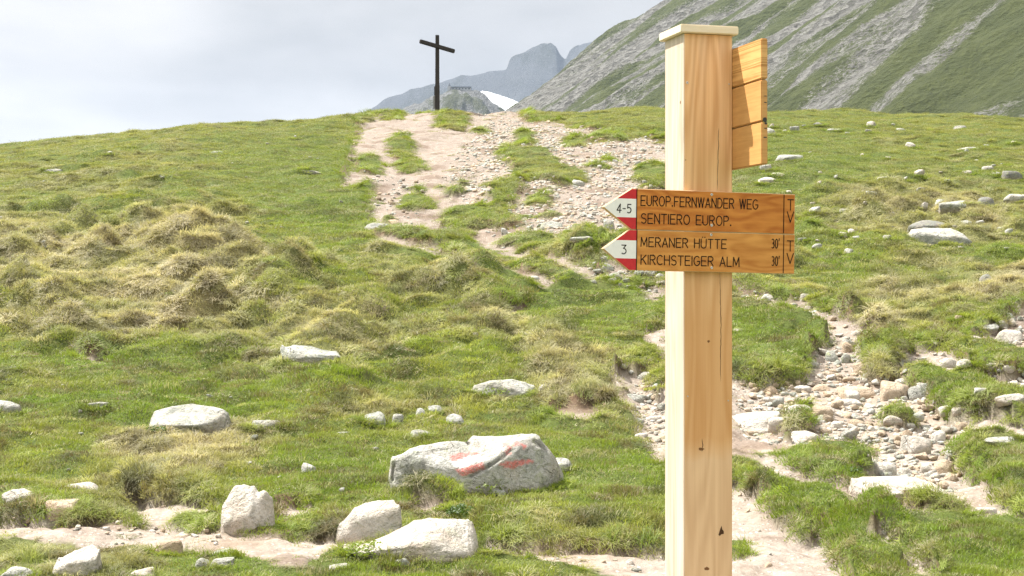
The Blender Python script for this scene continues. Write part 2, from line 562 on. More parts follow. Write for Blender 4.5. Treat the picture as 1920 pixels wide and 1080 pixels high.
# small sand scars
B.line([(0, 703, 3), (48, 704, 2)]); B.line([(145, 664, 3), (180, 668, 5), (212, 666, 2)])
B.line([(1158, 620, 0), (1160, 621, 0)])
# gully beside the post
B.poly([(1208, 610), (1262, 596), (1262, 865), (1222, 862), (1205, 818), (1188, 778), (1160, 742), (1148, 712), (1168, 698), (1212, 690), (1234, 668), (1226, 640)])
B.ell(1236, 705, 12, 30, val=0.0)
# stream bed on the other side of the post
B.poly([(1262, 700), (1370, 702), (1448, 712), (1508, 694), (1514, 668), (1545, 646), (1572, 630), (1558, 606), (1588, 606), (1625, 622), (1668, 640),
        (1722, 668), (1772, 656), (1826, 690), (1720, 698), (1672, 702), (1752, 736), (1776, 770), (1822, 778), (1960, 800), (1960, 826), (1812, 806),
        (1785, 838), (1806, 868), (1846, 900), (1872, 945), (1920, 965), (1990, 975), (1990, 990), (1820, 968), (1752, 922), (1668, 925), (1606, 895),
        (1632, 860), (1606, 826), (1545, 820), (1480, 842), (1442, 852), (1370, 842), (1262, 840)])
B.line([(1572, 632, 10), (1545, 600, 10), (1505, 585, 12), (1455, 562, 9), (1400, 548, 6), (1380, 540, 5)])
B.line([(1500, 560, 7), (1512, 582, 9)])
B.poly([(1812, 640), (1850, 618), (1885, 602), (1990, 560), (1990, 668), (1905, 662), (1870, 650)])
B.poly([(1828, 690), (1900, 694), (1990, 690), (1990, 755), (1905, 752), (1880, 728), (1838, 708)])
for e in [(1655, 664, 42, 24), (1645, 700, 24, 10), (1490, 780, 28, 12), (1496, 757, 30, 6), (1688, 768, 28, 12), (1478, 808, 12, 5), (1480, 690, 28, 12), (1622, 542, 5, 3)]:
    B.ell(*e, val=0.0)
# worn footpath running down between turf bands
B.poly([(1262, 848), (1370, 848), (1440, 858), (1500, 878), (1560, 896), (1600, 918), (1660, 934), (1720, 948), (1690, 962), (1620, 950), (1560, 932), (1500, 905), (1440, 885), (1370, 862)])
B.line([(1700, 952, 5), (1800, 970, 5), (1900, 982, 8), (2100, 990, 10)])
# lower bare ground beside the post and the path along the bottom
B.poly([(1262, 905), (1370, 908), (1402, 925), (1432, 948), (1442, 972), (1478, 995), (1530, 1003), (1552, 1005), (1560, 1030), (1600, 1090), (1640, 1420), (900, 1420), (1262, 1080)])
B.poly([(1620, 1005), (1650, 998), (1690, 1012), (1712, 1040), (1748, 1068), (1768, 1085), (1700, 1085), (1690, 1050), (1660, 1030)])
B.poly([(-520, 960), (0, 966), (60, 970), (150, 978), (235, 968), (300, 985), (400, 992), (460, 1002), (560, 1004), (640, 1008), (712, 1002), (700, 1018), (650, 1034), (600, 1042),
        (560, 1064), (505, 1058), (470, 1045), (420, 1037), (300, 1025), (160, 1019), (0, 1010), (-520, 1004)])
B.poly([(228, 940), (256, 932), (300, 944), (385, 950), (412, 968), (420, 1000), (300, 1002), (240, 975)])
B.poly([(905, 1016), (1000, 1030), (1100, 1034), (1200, 1036), (1262, 1040), (1400, 1040), (1400, 1420), (1262, 1200), (1180, 1082), (1100, 1074), (1020, 1056), (960, 1046), (912, 1038)])
B.poly([(520, 958), (575, 952), (590, 965), (560, 978), (520, 985)])
B.poly([(765, 938), (850, 945), (850, 962), (775, 962)])
B.poly([(1010, 770), (1060, 756), (1130, 758), (1150, 780), (1110, 795), (1040, 792)], val=0.55)
for e in [(252, 968, 14, 9), (345, 975, 24, 8), (388, 985, 22, 12), (600, 992, 26, 8), (1382, 1028, 26, 18), (1510, 1010, 18, 7), (1420, 862, 12, 3)]:
    B.ell(*e, val=0.0)
wide_px = Px(); wide_px.a = bare_px.a.copy(); wide_px.blur(26)
bare_px.blur(4)

scree_px = Px()          # where loose stones lie thick
scree_px.poly([(900, 225), (1050, 240), (1262, 270), (1262, 372), (1180, 440), (1120, 470), (1000, 440), (880, 400), (840, 330), (880, 270)])
scree_px.poly([(1460, 690), (1540, 640), (1700, 670), (1800, 760), (1850, 830), (1830, 900), (1720, 905), (1620, 880), (1540, 825), (1400, 800), (1370, 720)])
scree_px.line([(1110, 505, 12), (1200, 540, 12)]).line([(1572, 632, 8), (1505, 585, 8), (1400, 548, 6)])
scree_px.poly([(1170, 700), (1250, 690), (1250, 820), (1210, 810)]).poly([(1812, 640), (1990, 560), (1990, 760), (1830, 700)])
scree_px.poly([(700, 330), (800, 345), (800, 400), (700, 400)], 0.5).line([(0, 966, 5), (150, 975, 7), (400, 992, 7)], 0.5).blur(14)

dry_px = Px()            # straw-coloured tussocks
for e in [(300, 470, 230, 60), (110, 500, 180, 55), (380, 540, 170, 48), (120, 600, 170, 45), (400, 620, 120, 26), (700, 625, 130, 34), (520, 500, 110, 40), (750, 510, 110, 26), (560, 600, 70, 20),
          (120, 345, 200, 14), (300, 290, 120, 9), (60, 430, 160, 26), (980, 612, 90, 22), (640, 720, 90, 18), (1060, 690, 110, 22), (700, 760, 80, 14), (480, 700, 130, 24), (1080, 760, 90, 26),
          (400, 830, 240, 22), (1800, 420, 150, 40), (1700, 370, 150, 30), (1620, 400, 120, 20), (1850, 540, 140, 36), (1680, 530, 80, 26), (1640, 600, 90, 20), (1480, 560, 60, 12), (1500, 640, 80, 14),
          (1150, 990, 160, 16), (300, 870, 160, 16), (210, 1060, 120, 24), (1860, 800, 90, 30), (1110, 505, 60, 16), (870, 550, 90, 18)]:
    dry_px.ell(*e, val=1.0)
dry_px.blur(26)
green_px = Px()
for e in [(1130, 900, 160, 60), (600, 350, 120, 90), (1120, 560, 220, 22), (620, 860, 120, 60), (1560, 900, 140, 60), (1500, 970, 160, 50), (1750, 1020, 250, 50), (520, 1070, 200, 30), (1550, 860, 80, 30),
          (250, 770, 260, 22), (500, 730, 260, 20), (300, 690, 140, 22), (1800, 740, 110, 40), (1480, 640, 110, 50), (880, 870, 90, 40), (1840, 880, 80, 50), (560, 300, 160, 30), (1500, 300, 130, 60), (450, 570, 90, 12)]:
    green_px.ell(*e, val=1.0)
green_px.blur(24)
lift_px = Px()           # banks that stand higher than the turf round them
for e in [(1070, 985, 190, 26), (1600, 980, 100, 18), (1500, 930, 90, 20), (1640, 1040, 60, 16), (1850, 1010, 130, 20), (1640, 660, 45, 22), (660, 560, 50, 18), (1660, 522, 110, 18), (1460, 612, 60, 20),
          (1840, 570, 90, 22), (450, 490, 60, 14), (140, 545, 60, 16), (980, 700, 80, 18), (1090, 770, 70, 20), (620, 730, 80, 20), (1850, 790, 80, 24), (1100, 470, 46, 24), (300, 925, 80, 10)]:
    lift_px.ell(*e, val=1.0)
lift_px.blur(16)

# smooth profile of the hillside, metres relative to the eye
_kd = np.array([0, 6, 9, 13, 18, 26, 60, 76, 88, 100, 125, 180, 400, 900])
_ks = np.array([.0, .015, .045, .115, .165, .175, .165, .135, .07, -.06, -.28, -.33, -.3, .0])
_dd = np.linspace(0, 900, 18001)
_zz = np.concatenate([[0], np.cumsum(np.interp(_dd[:-1], _kd, _ks) * (_dd[1] - _dd[0]))]) - H
_cr = float((_zz[1:] / _dd[1:]).max())
YC0 = YH - F * _cr
CREST = [(-1500, 566), (-600, 386), (0, 283), (200, 258), (330, 244), (550, 234), (640, 223), (720, 220), (800, 217), (960, 214), (1240, 212), (1440, 213), (1640, 218), (1760, 222), (1920, 226), (2400, 247), (3600, 337)]
_cx = np.array([p[0] for p in CREST]); _cy = np.array([p[1] for p in CREST])


def base_z(q, d):
    px = np.clip(960 + F * q, -1500, 3600)
    dl = (YC0 - np.interp(px, _cx, _cy)) / F
    return np.interp(d, _dd, _zz) + d * dl * sstep(d, 12, 80) * (1 - 0.6 * sstep(d, 110, 300))


qf = np.linspace(-0.5, 0.5, 720)
qo = np.array([.503, .508, .515, .525, .54, .56, .6, .65, .72, .8, .95, 1.15, 1.4, 1.8, 2.4, 3.2])
QS = np.concatenate([-qo[::-1], qf, qo])
DS = np.concatenate([np.linspace(0.6, 4.0, 14)[:-1], np.geomspace(4.0, 100.0, 610), np.geomspace(101.5, 620.0, 60)])
Q, D = np.meshgrid(QS, DS)
X = Q * D
BZ = base_z(Q, D)
PX = 960 + F * Q
PY = YH - F * BZ / D
wx = perlin2(X * 2.2, D * 2.2, 3) * 10 + perlin2(X * 6, D * 6, 4) * 7 + perlin2(X * 15, D * 15, 5) * 3 * (12 / np.maximum(D, 12))
wy = (perlin2(X * 2.2, D * 2.2, 6) * 6 + perlin2(X * 6, D * 6, 7) * 4) * np.clip(20 / D, 0.3, 1)
m0 = bare_px.get(PX + wx, PY + wy)
seen = (D < 95)
m0 = np.where(seen, m0, 0.0)
# thin wear inside the turf
BARE = sstep(m0, 0.36, 0.62)
SCR = scree_px.get(PX, PY) * (D < 95)
DRY = dry_px.get(PX + wx * 4, PY + wy * 3)
GRN = green_px.get(PX + wx * 3, PY + wy * 3)
LIFT = lift_px.get(PX + wx * 2, PY + wy * 2)
nb = fbm2(X * 0.22, D * 0.22, 3, 21)
_ux = X + 0.55 * perlin2(X * .7, D * .7, 33); _uy = D + 0.7 * perlin2(X * .6, D * .6, 34)
hum = np.abs(perlin2(_ux * 0.85, _uy * 1.0, 31)) * 1.0 + 0.42 * np.abs(perlin2(X * 2.1, D * 1.8, 32))
hum2 = fbm2(X * 3.5, D * 3.5, 3, 41)
turf = 1 - BARE
rough_amt = 0.35 + 0.9 * np.clip(DRY * 1.2, 0, 1)
near = sstep(D, 6, 11)
ZR = nb * 0.13 * sstep(D, 9, 22) * (1 + D / 60)
ZR = ZR + turf * (hum - 0.32) * 0.42 * rough_amt * sstep(D, 10, 20) * (1 - .6 * sstep(D, 26, 40)) * (.45 + .9 * sstep(nb, -.35, .35)) * (1 - .7 * scree_px.get(PX, PY)) + turf * (hum - 0.3) * 0.07
ZR = ZR + turf * hum2 * 0.022 + turf * LIFT * 0.085
stepw = 0.055 * (1 + 0.35 * sstep(D, 12, 40)) * (1 + 0.5 * LIFT)
# banks stand on the uphill side of bare ground; downhill the turf runs out level
bk = np.zeros_like(m0)
for dy_, wgt in ((8, 1.0), (16, 1.0), (26, .8), (38, .5), (54, .25)):
    bk = np.maximum(bk, wgt * sstep(bare_px.get(PX + wx, PY + wy + dy_ * np.clip(14 / D, .3, 1.0)), .3, .7))
bk = np.where(seen, bk, 0) * np.clip(1.35 - 1.5 * wide_px.get(PX, PY), .2, 1)
ZR = ZR + stepw * (1.9 * turf * bk - 0.35 * BARE) * near
ZR = ZR + BARE * (fbm2(X * 1.3, D * 1.3, 4, 51) * 0.05 + fbm2(X * 9, D * 9, 3, 52) * 0.012)
ZR = ZR - 0.10 * SCR * BARE * sstep(PY, 560, 700)
Z = BZ + ZR + H
SOIL = np.exp(-((m0 - 0.44) / 0.20) ** 2) * seen * np.clip(.25 + 1.5 * bk, 0, 1) * (0.35 + 0.65 * sstep(fbm2(X * 1.7, D * 1.7, 2, 61), -0.3, 0.3))
SOIL = np.maximum(SOIL, 0.55 * BARE * sstep(fbm2(X * 0.8, D * 0.8, 3, 63), 0.25, 0.6))
DRYN = np.clip(DRY * 0.9 + fbm2(X * 0.6, D * 0.5, 4, 71) * 0.5 - 0.1 - GRN * 0.5, 0, 1)

NR, NC = Z.shape


def grid_faces(nr, nc):
    i = np.arange((nr - 1) * nc).reshape(nr - 1, nc)[:, :-1].ravel()
    return np.stack([i, i + 1, i + nc + 1, i + nc], 1)


me = mesh_np('ground', np.stack([X, D, Z], -1).reshape(-1, 3), grid_faces(NR, NC))
fattr(me, 'bare', BARE); fattr(me, 'soil', SOIL); fattr(me, 'dry', DRYN); fattr(me, 'dull', 1 - sstep(PY, 560, 720))
M_ground = mat_ground()
ground = tag(link('ground', me, M_ground), 'alpine meadow hillside with pale eroded paths rising to a crest', kind='structure')

_lq = lambda q: np.interp(q, QS, np.arange(NC))
_ldi = lambda d: np.interp(d, DS, np.arange(NR))


def sample(A, q, d):
    c = _lq(q); r = _ldi(d)
    i = np.clip(c.astype(int), 0, NC - 2); j = np.clip(r.astype(int), 0, NR - 2)
    u = c - i; v = r - j
    return (A[j, i] * (1 - u) + A[j, i + 1] * u) * (1 - v) + (A[j + 1, i] * (1 - u) + A[j + 1, i + 1] * u) * v


def height(x, y):
    return float(sample(Z, np.array([x / max(y, .6)]), np.array([float(y)]))[0])


_scan = np.geomspace(6.0, 90.0, 2600)


def hit(px, py):
    """where the line of sight through a photo pixel first meets the hillside"""
    q = (px - 960) / F
    zs = sample(Z, np.full_like(_scan, q), _scan)
    e = zs - (H + _scan * (YH - py) / F)
    k = np.nonzero(e > 0)[0]
    k = k[0] if len(k) else int(np.argmax(e))
    return q * _scan[k], float(_scan[k]), float(zs[k])


# gradient for normals
def normal_at(q, d):
    e = 0.04 * np.maximum(d / 10, 1)
    x = q * d
    zx = (sample(Z, (x + e) / d, d) - sample(Z, (x - e) / d, d)) / (2 * e)
    zy = (sample(Z, x / (d + e), d + e) - sample(Z, x / (d - e), d - e)) / (2 * e)
    n = np.stack([-zx, -zy, np.ones_like(zx)], -1)
    return n / np.linalg.norm(n, axis=1, keepdims=True)


# ground behind and under the viewer
bm = bmesh.new()
for x0, x1, y0, y1 in [(-40, 40, -60, 0.62)]:
    nx, ny = 24, 18
    vs_ = [[bm.verts.new((x0 + (x1 - x0) * i / nx, y0 + (y1 - y0) * j / ny, -0.02)) for i in range(nx + 1)] for j in range(ny + 1)]
    for j in range(ny):
        for i in range(nx):
            bm.faces.new((vs_[j][i], vs_[j][i + 1], vs_[j + 1][i + 1], vs_[j + 1][i]))
me = bpy.data.meshes.new('near_ground'); bm.to_mesh(me); bm.free()
tag(link('near_ground', me, M_ground), 'flat meadow ground behind the viewer', kind='structure')
# ---------------------------------------------------------------- far mountains
VAL = -58.0
def disc_mesh(name, r0, z, n=48):
    bm = bmesh.new()
    rings = [0, 200, 600, 1500, 3000, r0]
    prev = None
    c = bm.verts.new((0, 0, z))
    for r in rings[1:]:
        ring = [bm.verts.new((r * math.cos(2 * math.pi * k / n), r * math.sin(2 * math.pi * k / n) + 1500, z)) for k in range(n)]
        for k in range(n):
            if prev is None:
                bm.faces.new((c, ring[k], ring[(k + 1) % n]))
            else:
                bm.faces.new((prev[k], ring[k], ring[(k + 1) % n], prev[(k + 1) % n]))
        prev = ring
    me = bpy.data.meshes.new(name); bm.to_mesh(me); bm.free()
    return me


M_slope = mat_mountain('scree_slope', ((0.045, 0.045, 0.038), (0.110, 0.106, 0.092), (0.225, 0.22, 0.20)), ((0.042, 0.054, 0.014), (0.088, 0.102, 0.028)), 1.215, 0.05)
M_slope.name = 'scree_slope'
M_hill = mat_mountain('rocky_hill', ((0.10, 0.11, 0.10), (0.18, 0.18, 0.17), (0.27, 0.27, 0.26)), ((0.07, 0.08, 0.035), (0.12, 0.13, 0.07)), 1.0, 0.03, bumps=2)
M_far = mat_mountain('far_rock', ((0.10, 0.11, 0.12), (0.15, 0.16, 0.17), (0.21, 0.22, 0.23)), ((0.07, 0.08, 0.06), (0.10, 0.11, 0.08)), 0.95, 0.005, bumps=6)
M_valley = mat_plain('valley_turf', (0.07, 0.085, 0.035), 0.95, var=0.4, sc=0.01)
tag(link('valley_floor', disc_mesh('valley_floor', 8200, VAL), M_valley), 'valley floor hidden beyond the crest', kind='structure')

# the big slope beyond the crest: foot line from FA (near, right) to FB (far, left); s metres along the foot, t metres up the slope (plan)
FA = np.array([47.0, 300.0]); FB = np.array([-177.0, 900.0])
fd = (FB - FA) / np.linalg.norm(FB - FA); up = np.array([fd[1], -fd[0]])
ss = np.linspace(-330, 640, 520); tt = np.concatenate([np.linspace(-120, 330, 330), np.linspace(332, 560, 60)])
S, T = np.meshgrid(ss, tt)
slope = 0.69
zz = slope * T * (1 - 0.00018 * np.maximum(T, 0)) + 0
gul = fbm2(S * 0.016 + 0.25 * fbm2(S * .01, T * .01, 2, 5), T * 0.0035, 4, 91)
ribs = np.abs(perlin2(S * 0.034 + 0.5 * perlin2(S * .02, T * .02, 9), T * 0.006, 92))
zz = zz + gul * 9 - (0.4 - ribs) * 5 + fbm2(S * 0.05, T * 0.035, 4, 93) * 1.6 + fbm2(S * 0.3, T * 0.3, 2, 94) * 0.45
# the slope ends in a rounded shoulder where it turns away at the far end
endd = np.maximum(S - 600, 0)
XX = FA[0] + fd[0] * S + up[0] * T; YY = FA[1] + fd[1] * S + up[1] * T
zz = zz - endd * 0.9
scree = sstep(0.32 - ribs + gul * 0.25, -0.02, 0.22) + np.clip((S - 120) / 600, -.25, .38)
me = mesh_np('mountain_slope', np.stack([XX, YY, zz + H], -1).reshape(-1, 3), grid_faces(len(tt), len(ss)))
fattr(me, 'scree', scree); vattr(me, 'suv', np.stack([S, T, S * 0], -1).reshape(-1, 3))
tag(link('mountain_slope', me, M_slope), 'steep mountainside with stripes of grey scree and green turf', kind='structure')


def ridge(name, prof, Y, depth, k, mat, label, amp, seed, nx=260, ny=90, base=VAL, kind='structure', sharp=1.0):
    """a mountain whose skyline is prof (photo pixels) when seen at distance Y"""
    xs = np.array([p[0] for p in prof], float); ys = np.array([p[1] for p in prof], float)
    px = np.linspace(xs[0], xs[-1], nx)
    x = (px - 960) / F * Y
    top = (YH - np.interp(px, xs, ys)) / F * Y
    y = np.linspace(-depth, depth, ny)
    Xg, Yg = np.meshgrid(x, y); Tg = np.broadcast_to(top, Xg.shape)
    sc_ = 1.0 / depth
    ridg = np.abs(fbm2(Xg * sc_ * 5, Yg * sc_ * 3, 5, seed))
    fall = np.abs(Yg) * k
    zg = Tg - fall + (0.35 - ridg) * amp * np.clip(np.abs(Yg) / (depth * 0.12), 0, 1) + fbm2(Xg * sc_ * 22, Yg * sc_ * 22, 3, seed + 5) * amp * 0.12
    zg = np.maximum(zg, base - 3)
    me = mesh_np(name, np.stack([Xg, Yg + Y, zg + H], -1).reshape(-1, 3), grid_faces(ny, nx))
    fattr(me, 'scree', sstep(ridg, 0.1, 0.4)); vattr(me, 'suv', np.stack([Xg, Yg, Xg * 0], -1).reshape(-1, 3))
    return tag(link(name, me, mat), label, kind=kind)


ridge('far_mountain', [(500, 330), (620, 240), (680, 212), (700, 197), (722, 184), (760, 169), (800, 157), (830, 148), (880, 137), (925, 130), (950, 127), (957, 106), (975, 98), (1000, 85), (1018, 80), (1032, 78),
                       (1042, 84), (1050, 100), (1060, 108), (1068, 92), (1080, 82), (1110, 74), (1160, 70), (1300, 60), (1500, 120)], 4300, 1300, 0.62, M_far,
      'blue hazy mountain with a steep peak behind the cross', 45, 201, nx=420, ny=120)
ridge('rocky_hill', [(560, 330), (660, 240), (720, 212), (760, 200), (800, 185), (830, 171), (845, 166), (885, 166), (905, 171), (918, 182), (935, 198), (960, 222), (1000, 260)], 1750, 330, 0.55, M_hill,
      'grey green rocky hill below the blue mountain, with a building on its top', 26, 211, nx=300, ny=90)
M_snow = mat_plain('snow', (0.82, 0.84, 0.86), 0.6, var=0.03, sc=0.05)
ridge('snow_patch', [(880, 181), (905, 168.5), (915, 170), (930, 174), (948, 180), (975, 190), (1000, 205)], 2150, 120, 0.55, M_snow, 'white snow patch lying in the notch between two slopes', 4, 221, nx=60, ny=30)

# building on the hill top
M_hutwall = mat_plain('grey_render', (0.42, 0.42, 0.41), 0.8, var=0.06, sc=2)
M_hutroof = mat_plain('dark_metal_roof', (0.10, 0.11, 0.12), 0.5, var=0.1, sc=2)
M_winglass = mat_plain('dark_window', (0.04, 0.05, 0.06), 0.2, var=0.1, sc=2)


def box_me(name, x0, x1, y0, y1, z0, z1, bev=0.0):
    bm = bmesh.new()
    v = [bm.verts.new((x, y, z)) for z in (z0, z1) for y in (y0, y1) for x in (x0, x1)]
    for f in ((0, 2, 3, 1), (4, 5, 7, 6), (0, 1, 5, 4), (2, 6, 7, 3), (0, 4, 6, 2), (1, 3, 7, 5)):
        bm.faces.new([v[i] for i in f])
    if bev:
        bmesh.ops.bevel(bm, geom=bm.edges[:] + bm.verts[:], offset=bev, segments=2, affect='EDGES', clamp_overlap=True)
    bmesh.ops.recalc_face_normals(bm, faces=bm.faces)
    me = bpy.data.meshes.new(name); bm.to_mesh(me); bm.free()
    return me


Yb = 1747.0
sx = lambda px: (px - 960) / F * Yb
sz = lambda py: H + (YH - py) / F * Yb
bx0, bx1 = sx(846.5), sx(883)
hut = tag(bpy.data.objects.new('mountain_station', None), 'long low building with a small tower on top of the rocky hill behind the cross', 'building')
hut.location = ((bx0 + bx1) / 2, Yb, sz(169)); COL.objects.link(hut)
w2 = (bx1 - bx0) / 2; hz = sz(165) - sz(169)
link('wall', box_me('hut_wall', -w2, w2, -4, 4, -4.0, hz, 0), M_hutwall, hut)
link('roof', box_me('hut_roof', -w2 - .6, w2 + .6, -4.8, 4.8, hz + .003, hz + 1.0, 0), M_hutroof, hut)
link('tower', box_me('hut_tower', -w2 - 4.2, -w2 - 0.7, -2.5, 2.5, -4.0, hz + 1.6, 0), M_hutwall, hut)
bm = bmesh.new()
bmesh.ops.create_cone(bm, cap_ends=True, segments=8, radius1=1.5, radius2=0.3, depth=4.2)
me = bpy.data.meshes.new('spire'); bm.to_mesh(me); bm.free()
link('tower_roof', me, M_hutroof, hut, loc=(-w2 - 2.4, 0, hz + 3.7))
wme = box_me('hut_window', -.8, .8, -.12, .02, -.6, .6)
for k in range(6):
    link('window', wme, M_winglass if k == 0 else (), hut, loc=(-w2 + 2 + k * (2 * w2 - 4) / 5, -4.0, hz * 0.45))

# ---------------------------------------------------------------- summit cross
M_cross = mat_wood('weathered_dark_wood', (0.014, 0.012, 0.011), (0.055, 0.047, 0.040), (20, 20, 1.2), rough=0.8)
cx_, cy_, cz_ = hit(820, 208)
YCR = cy_ if 70 < cy_ < 92 else 82.0
cx_ = (820 - 960) / F * YCR
cz_ = height(cx_, YCR)
cross = tag(bpy.data.objects.new('summit_cross', None), 'tall dark wooden cross standing on the crest of the meadow', 'cross')
cross.location = (cx_, YCR, cz_); COL.objects.link(cross)
mpp = YCR / F
ztop = H + (YH - 66) * mpp - cz_
W2 = 3.9 * mpp
bm = bmesh.new()
prof = [(-0.4, 1.10), (0.0, 1.10), (1.2, 1.06), (1.25, 0.98), (ztop - .06, 0.88), (ztop, 0.80)]
rows = []
for z, k in prof:
    a = W2 * k
    rows.append([bm.verts.new((sx_ * a, sy_ * a, z)) for sx_, sy_ in ((-1, -1), (1, -1), (1, 1), (-1, 1))])
for r0, r1 in zip(rows[:-1], rows[1:]):
    for k in range(4):
        bm.faces.new((r0[k], r0[(k + 1) % 4], r1[(k + 1) % 4], r1[k]))
bm.faces.new(rows[-1]); bm.faces.new(rows[0][::-1])
bmesh.ops.recalc_face_normals(bm, faces=bm.faces)
me = bpy.data.meshes.new('upright'); bm.to_mesh(me); bm.free()
link('upright', me, M_cross, cross)
# the crossbeam is turned: its far end swings back, so it falls away to the right seen from below
# left end at (789, 81), right end at (854, 94): equal real heights, different distances
zb = H + (YH - 87.5) * mpp - cz_
eL, eR = (YH - 82.5) / F, (YH - 93.5) / F
yL = (zb + cz_ - H) / eL; yR = (zb + cz_ - H) / eR
xL = (790 - 960) / F * yL; xR = (853 - 960) / F * yR
A = Vector((xL - cx_, yL - YCR, zb)); Bv = Vector((xR - cx_, yR - YCR, zb))
mid = (A + Bv) / 2
L = min((Bv - A).length, 4.4)
dirv = (Bv - A).normalized()
beam = box_me('crossbeam', -L / 2, L / 2, -W2 * .8, W2 * .8, -W2 * .95, W2 * .95, 0.03)
ob = link('crossbeam', beam, M_cross, cross)
# tilt keeps its picture slope even with the shortened length
ob.location = (0, -W2 * 1.0, zb)
ang = math.atan2(dirv.y, dirv.x)
ang = max(min(ang, math.radians(58)), 0)
px_half = 32.5 * mpp
ob.rotation_euler = Euler((0, math.atan2(6.3 * mpp, px_half), math.radians(28)))
ob.scale = (math.hypot(px_half, 6.3 * mpp) / (L / 2) / math.cos(math.radians(25)), 1, 1)
link('register_box', box_me('register_box', -W2 * 1.95, -W2 * 1.02, -W2 * .7, W2 * .7, 0.15, 0.72, 0.01), mat_plain('grey_metal_box', (0.22, 0.22, 0.21), 0.6, var=0.1, sc=20), cross)
link('brace', box_me('brace', -W2 * 1.5, -W2 * 0.9, -W2 * .5, W2 * .5, 0.74, 1.15, 0.01), M_cross, cross)
# ---------------------------------------------------------------- signpost
AZ = math.radians(15.2)
R_ = Vector((math.cos(AZ), math.sin(AZ), 0))          # along the front face, to the right
N_ = Vector((math.sin(AZ), -math.cos(AZ), 0))         # out of the front face
PW = 0.178
O_ = Vector(((1282 - 960) / F * 5.25, 5.25, H))       # front left edge of the post, at eye height
frame = Matrix(((R_.x, -N_.x, 0, O_.x), (R_.y, -N_.y, 0, O_.y), (0, 0, 1, 0), (0, 0, 0, 1)))   # local x right, y into the post, z up


def on_plane(px, py, off=0.0):
    """photo pixel -> (x, z) on the plane at `off` in front of the front face, post frame"""
    q, e = (px - 960) / F, (YH - py) / F
    d = (O_.to_2d().dot(N_.to_2d()) + off) / (q * N_.x + N_.y)
    P = Vector((q * d, d, H + e * d))
    return (P - O_).dot(R_), P.z


def wood_front_extra(t, oc, col):
    # pale band below a water line, and richer tone below the boards
    z = nd(t, 'ShaderNodeSeparateXYZ'); ln(t, oc, z.inputs[0])
    zz_ = z.outputs[2]; xx_ = z.outputs[0]
    n = noise(t, mapping(t, oc, (9, 9, 3)), 1.0, 3, 0.6)
    edge = mth(t, 'MULTIPLY_ADD', mth(t, 'SUBTRACT', n, 0.5), 0.10, zz_)
    low = ramp(t, mth(t, 'MULTIPLY_ADD', edge, 1.0, 0.0), [(1.04, 1.0), (1.09, 0.0)]) if False else None
    mr = nd(t, 'ShaderNodeMapRange'); mr.inputs[1].default_value = 1.03; mr.inputs[2].default_value = 1.11; mr.inputs[3].default_value = 1.0; mr.inputs[4].default_value = 0.0
    ln(t, edge, mr.inputs[0])
    c = mixc(t, mth(t, 'MULTIPLY', mr.outputs[0], 0.45), col, (0.66, 0.48, 0.31))
    mr2 = nd(t, 'ShaderNodeMapRange'); mr2.inputs[1].default_value = 1.75; mr2.inputs[2].default_value = 1.50; mr2.inputs[3].default_value = 0.0; mr2.inputs[4].default_value = 1.0
    ln(t, zz_, mr2.inputs[0])
    m3 = mth(t, 'MULTIPLY', mr2.outputs[0], mth(t, 'SUBTRACT', 1.0, mr.outputs[0]))
    c = mixc(t, mth(t, 'MULTIPLY', m3, 0.55), c, (0.56, 0.27, 0.085))
    # pale heart streak at the upper left
    sp = ramp(t, noise(t, mapping(t, oc, (14, 1, 0.9), loc=(0.2, 0, 0.4)), 1.0, 2, 0.5), [(0.60, 0.0), (0.72, 0.35)])
    c = mixc(t, sp, c, (0.70, 0.50, 0.33))
    # long drying check lines
    ck = ramp(t, noise(t, mapping(t, oc, (120, 1, 1.0)), 1.0, 2, 0.5), [(0.72, 0.0), (0.76, 0.30)])
    c = mixc(t, ck, c, (0.25, 0.13, 0.05))
    return c


M_front = mat_wood('larch_front', (0.62, 0.335, 0.145), (0.86, 0.55, 0.29), (34, 1, 0.9), wav=0.12, ring=(6.5, 1, 0.55), freq=95, extra=wood_front_extra)
M_side = mat_wood('sunlit_larch_side', (0.46, 0.355, 0.26), (0.70, 0.585, 0.465), (1, 30, 0.8), wav=0.09, ring=(1, 9, .6), freq=80)  # same larch as the front, its colour paled to paint in the sunlight
M_cap = mat_wood('pale_cap_wood', (0.70, 0.57, 0.40), (0.84, 0.74, 0.56), (3, 30, 30))
M_board = mat_wood('stained_board_a', (0.42, 0.125, 0.018), (0.66, 0.265, 0.052), (2.6, 1, 26), wav=0.11, ring=(3.4, 1, 10.5), freq=58, seed=1.3)
M_board2 = mat_wood('stained_board_b', (0.45, 0.165, 0.030), (0.70, 0.33, 0.082), (2.4, 1, 26), wav=0.09, ring=(2.6, 1, 11), freq=52, seed=6.1)
M_bside = mat_wood('stained_board_side', (0.44, 0.215, 0.065), (0.66, 0.36, 0.13), (1, 2.6, 30), wav=0.10, seed=3.7)
M_bedge = mat_wood('bare_board_edge', (0.52, 0.34, 0.17), (0.66, 0.46, 0.26), (3, 30, 30))
M_white = mat_plain('white_paint', (0.84, 0.83, 0.80), 0.5, var=0.04, sc=60)
M_red = mat_plain('red_paint', (0.56, 0.030, 0.035), 0.5, var=0.10, sc=60)
M_ink = mat_plain('dark_engraving', (0.014, 0.007, 0.005), 0.9, var=0.2, sc=60)
M_zinc = mat_plain('zinc_screw', (0.62, 0.60, 0.56), 0.35, metal=0.8, var=0.1, sc=400)
M_hole = mat_plain('dark_hollow', (0.075, 0.036, 0.016), 0.9, var=0.2, sc=90)
M_knot = mat_plain('knot_brown', (0.20, 0.09, 0.035), 0.7, var=0.3, sc=120)
M_smudge = mat_plain('black_paint', (0.05, 0.045, 0.04), 0.6, var=0.2, sc=80)

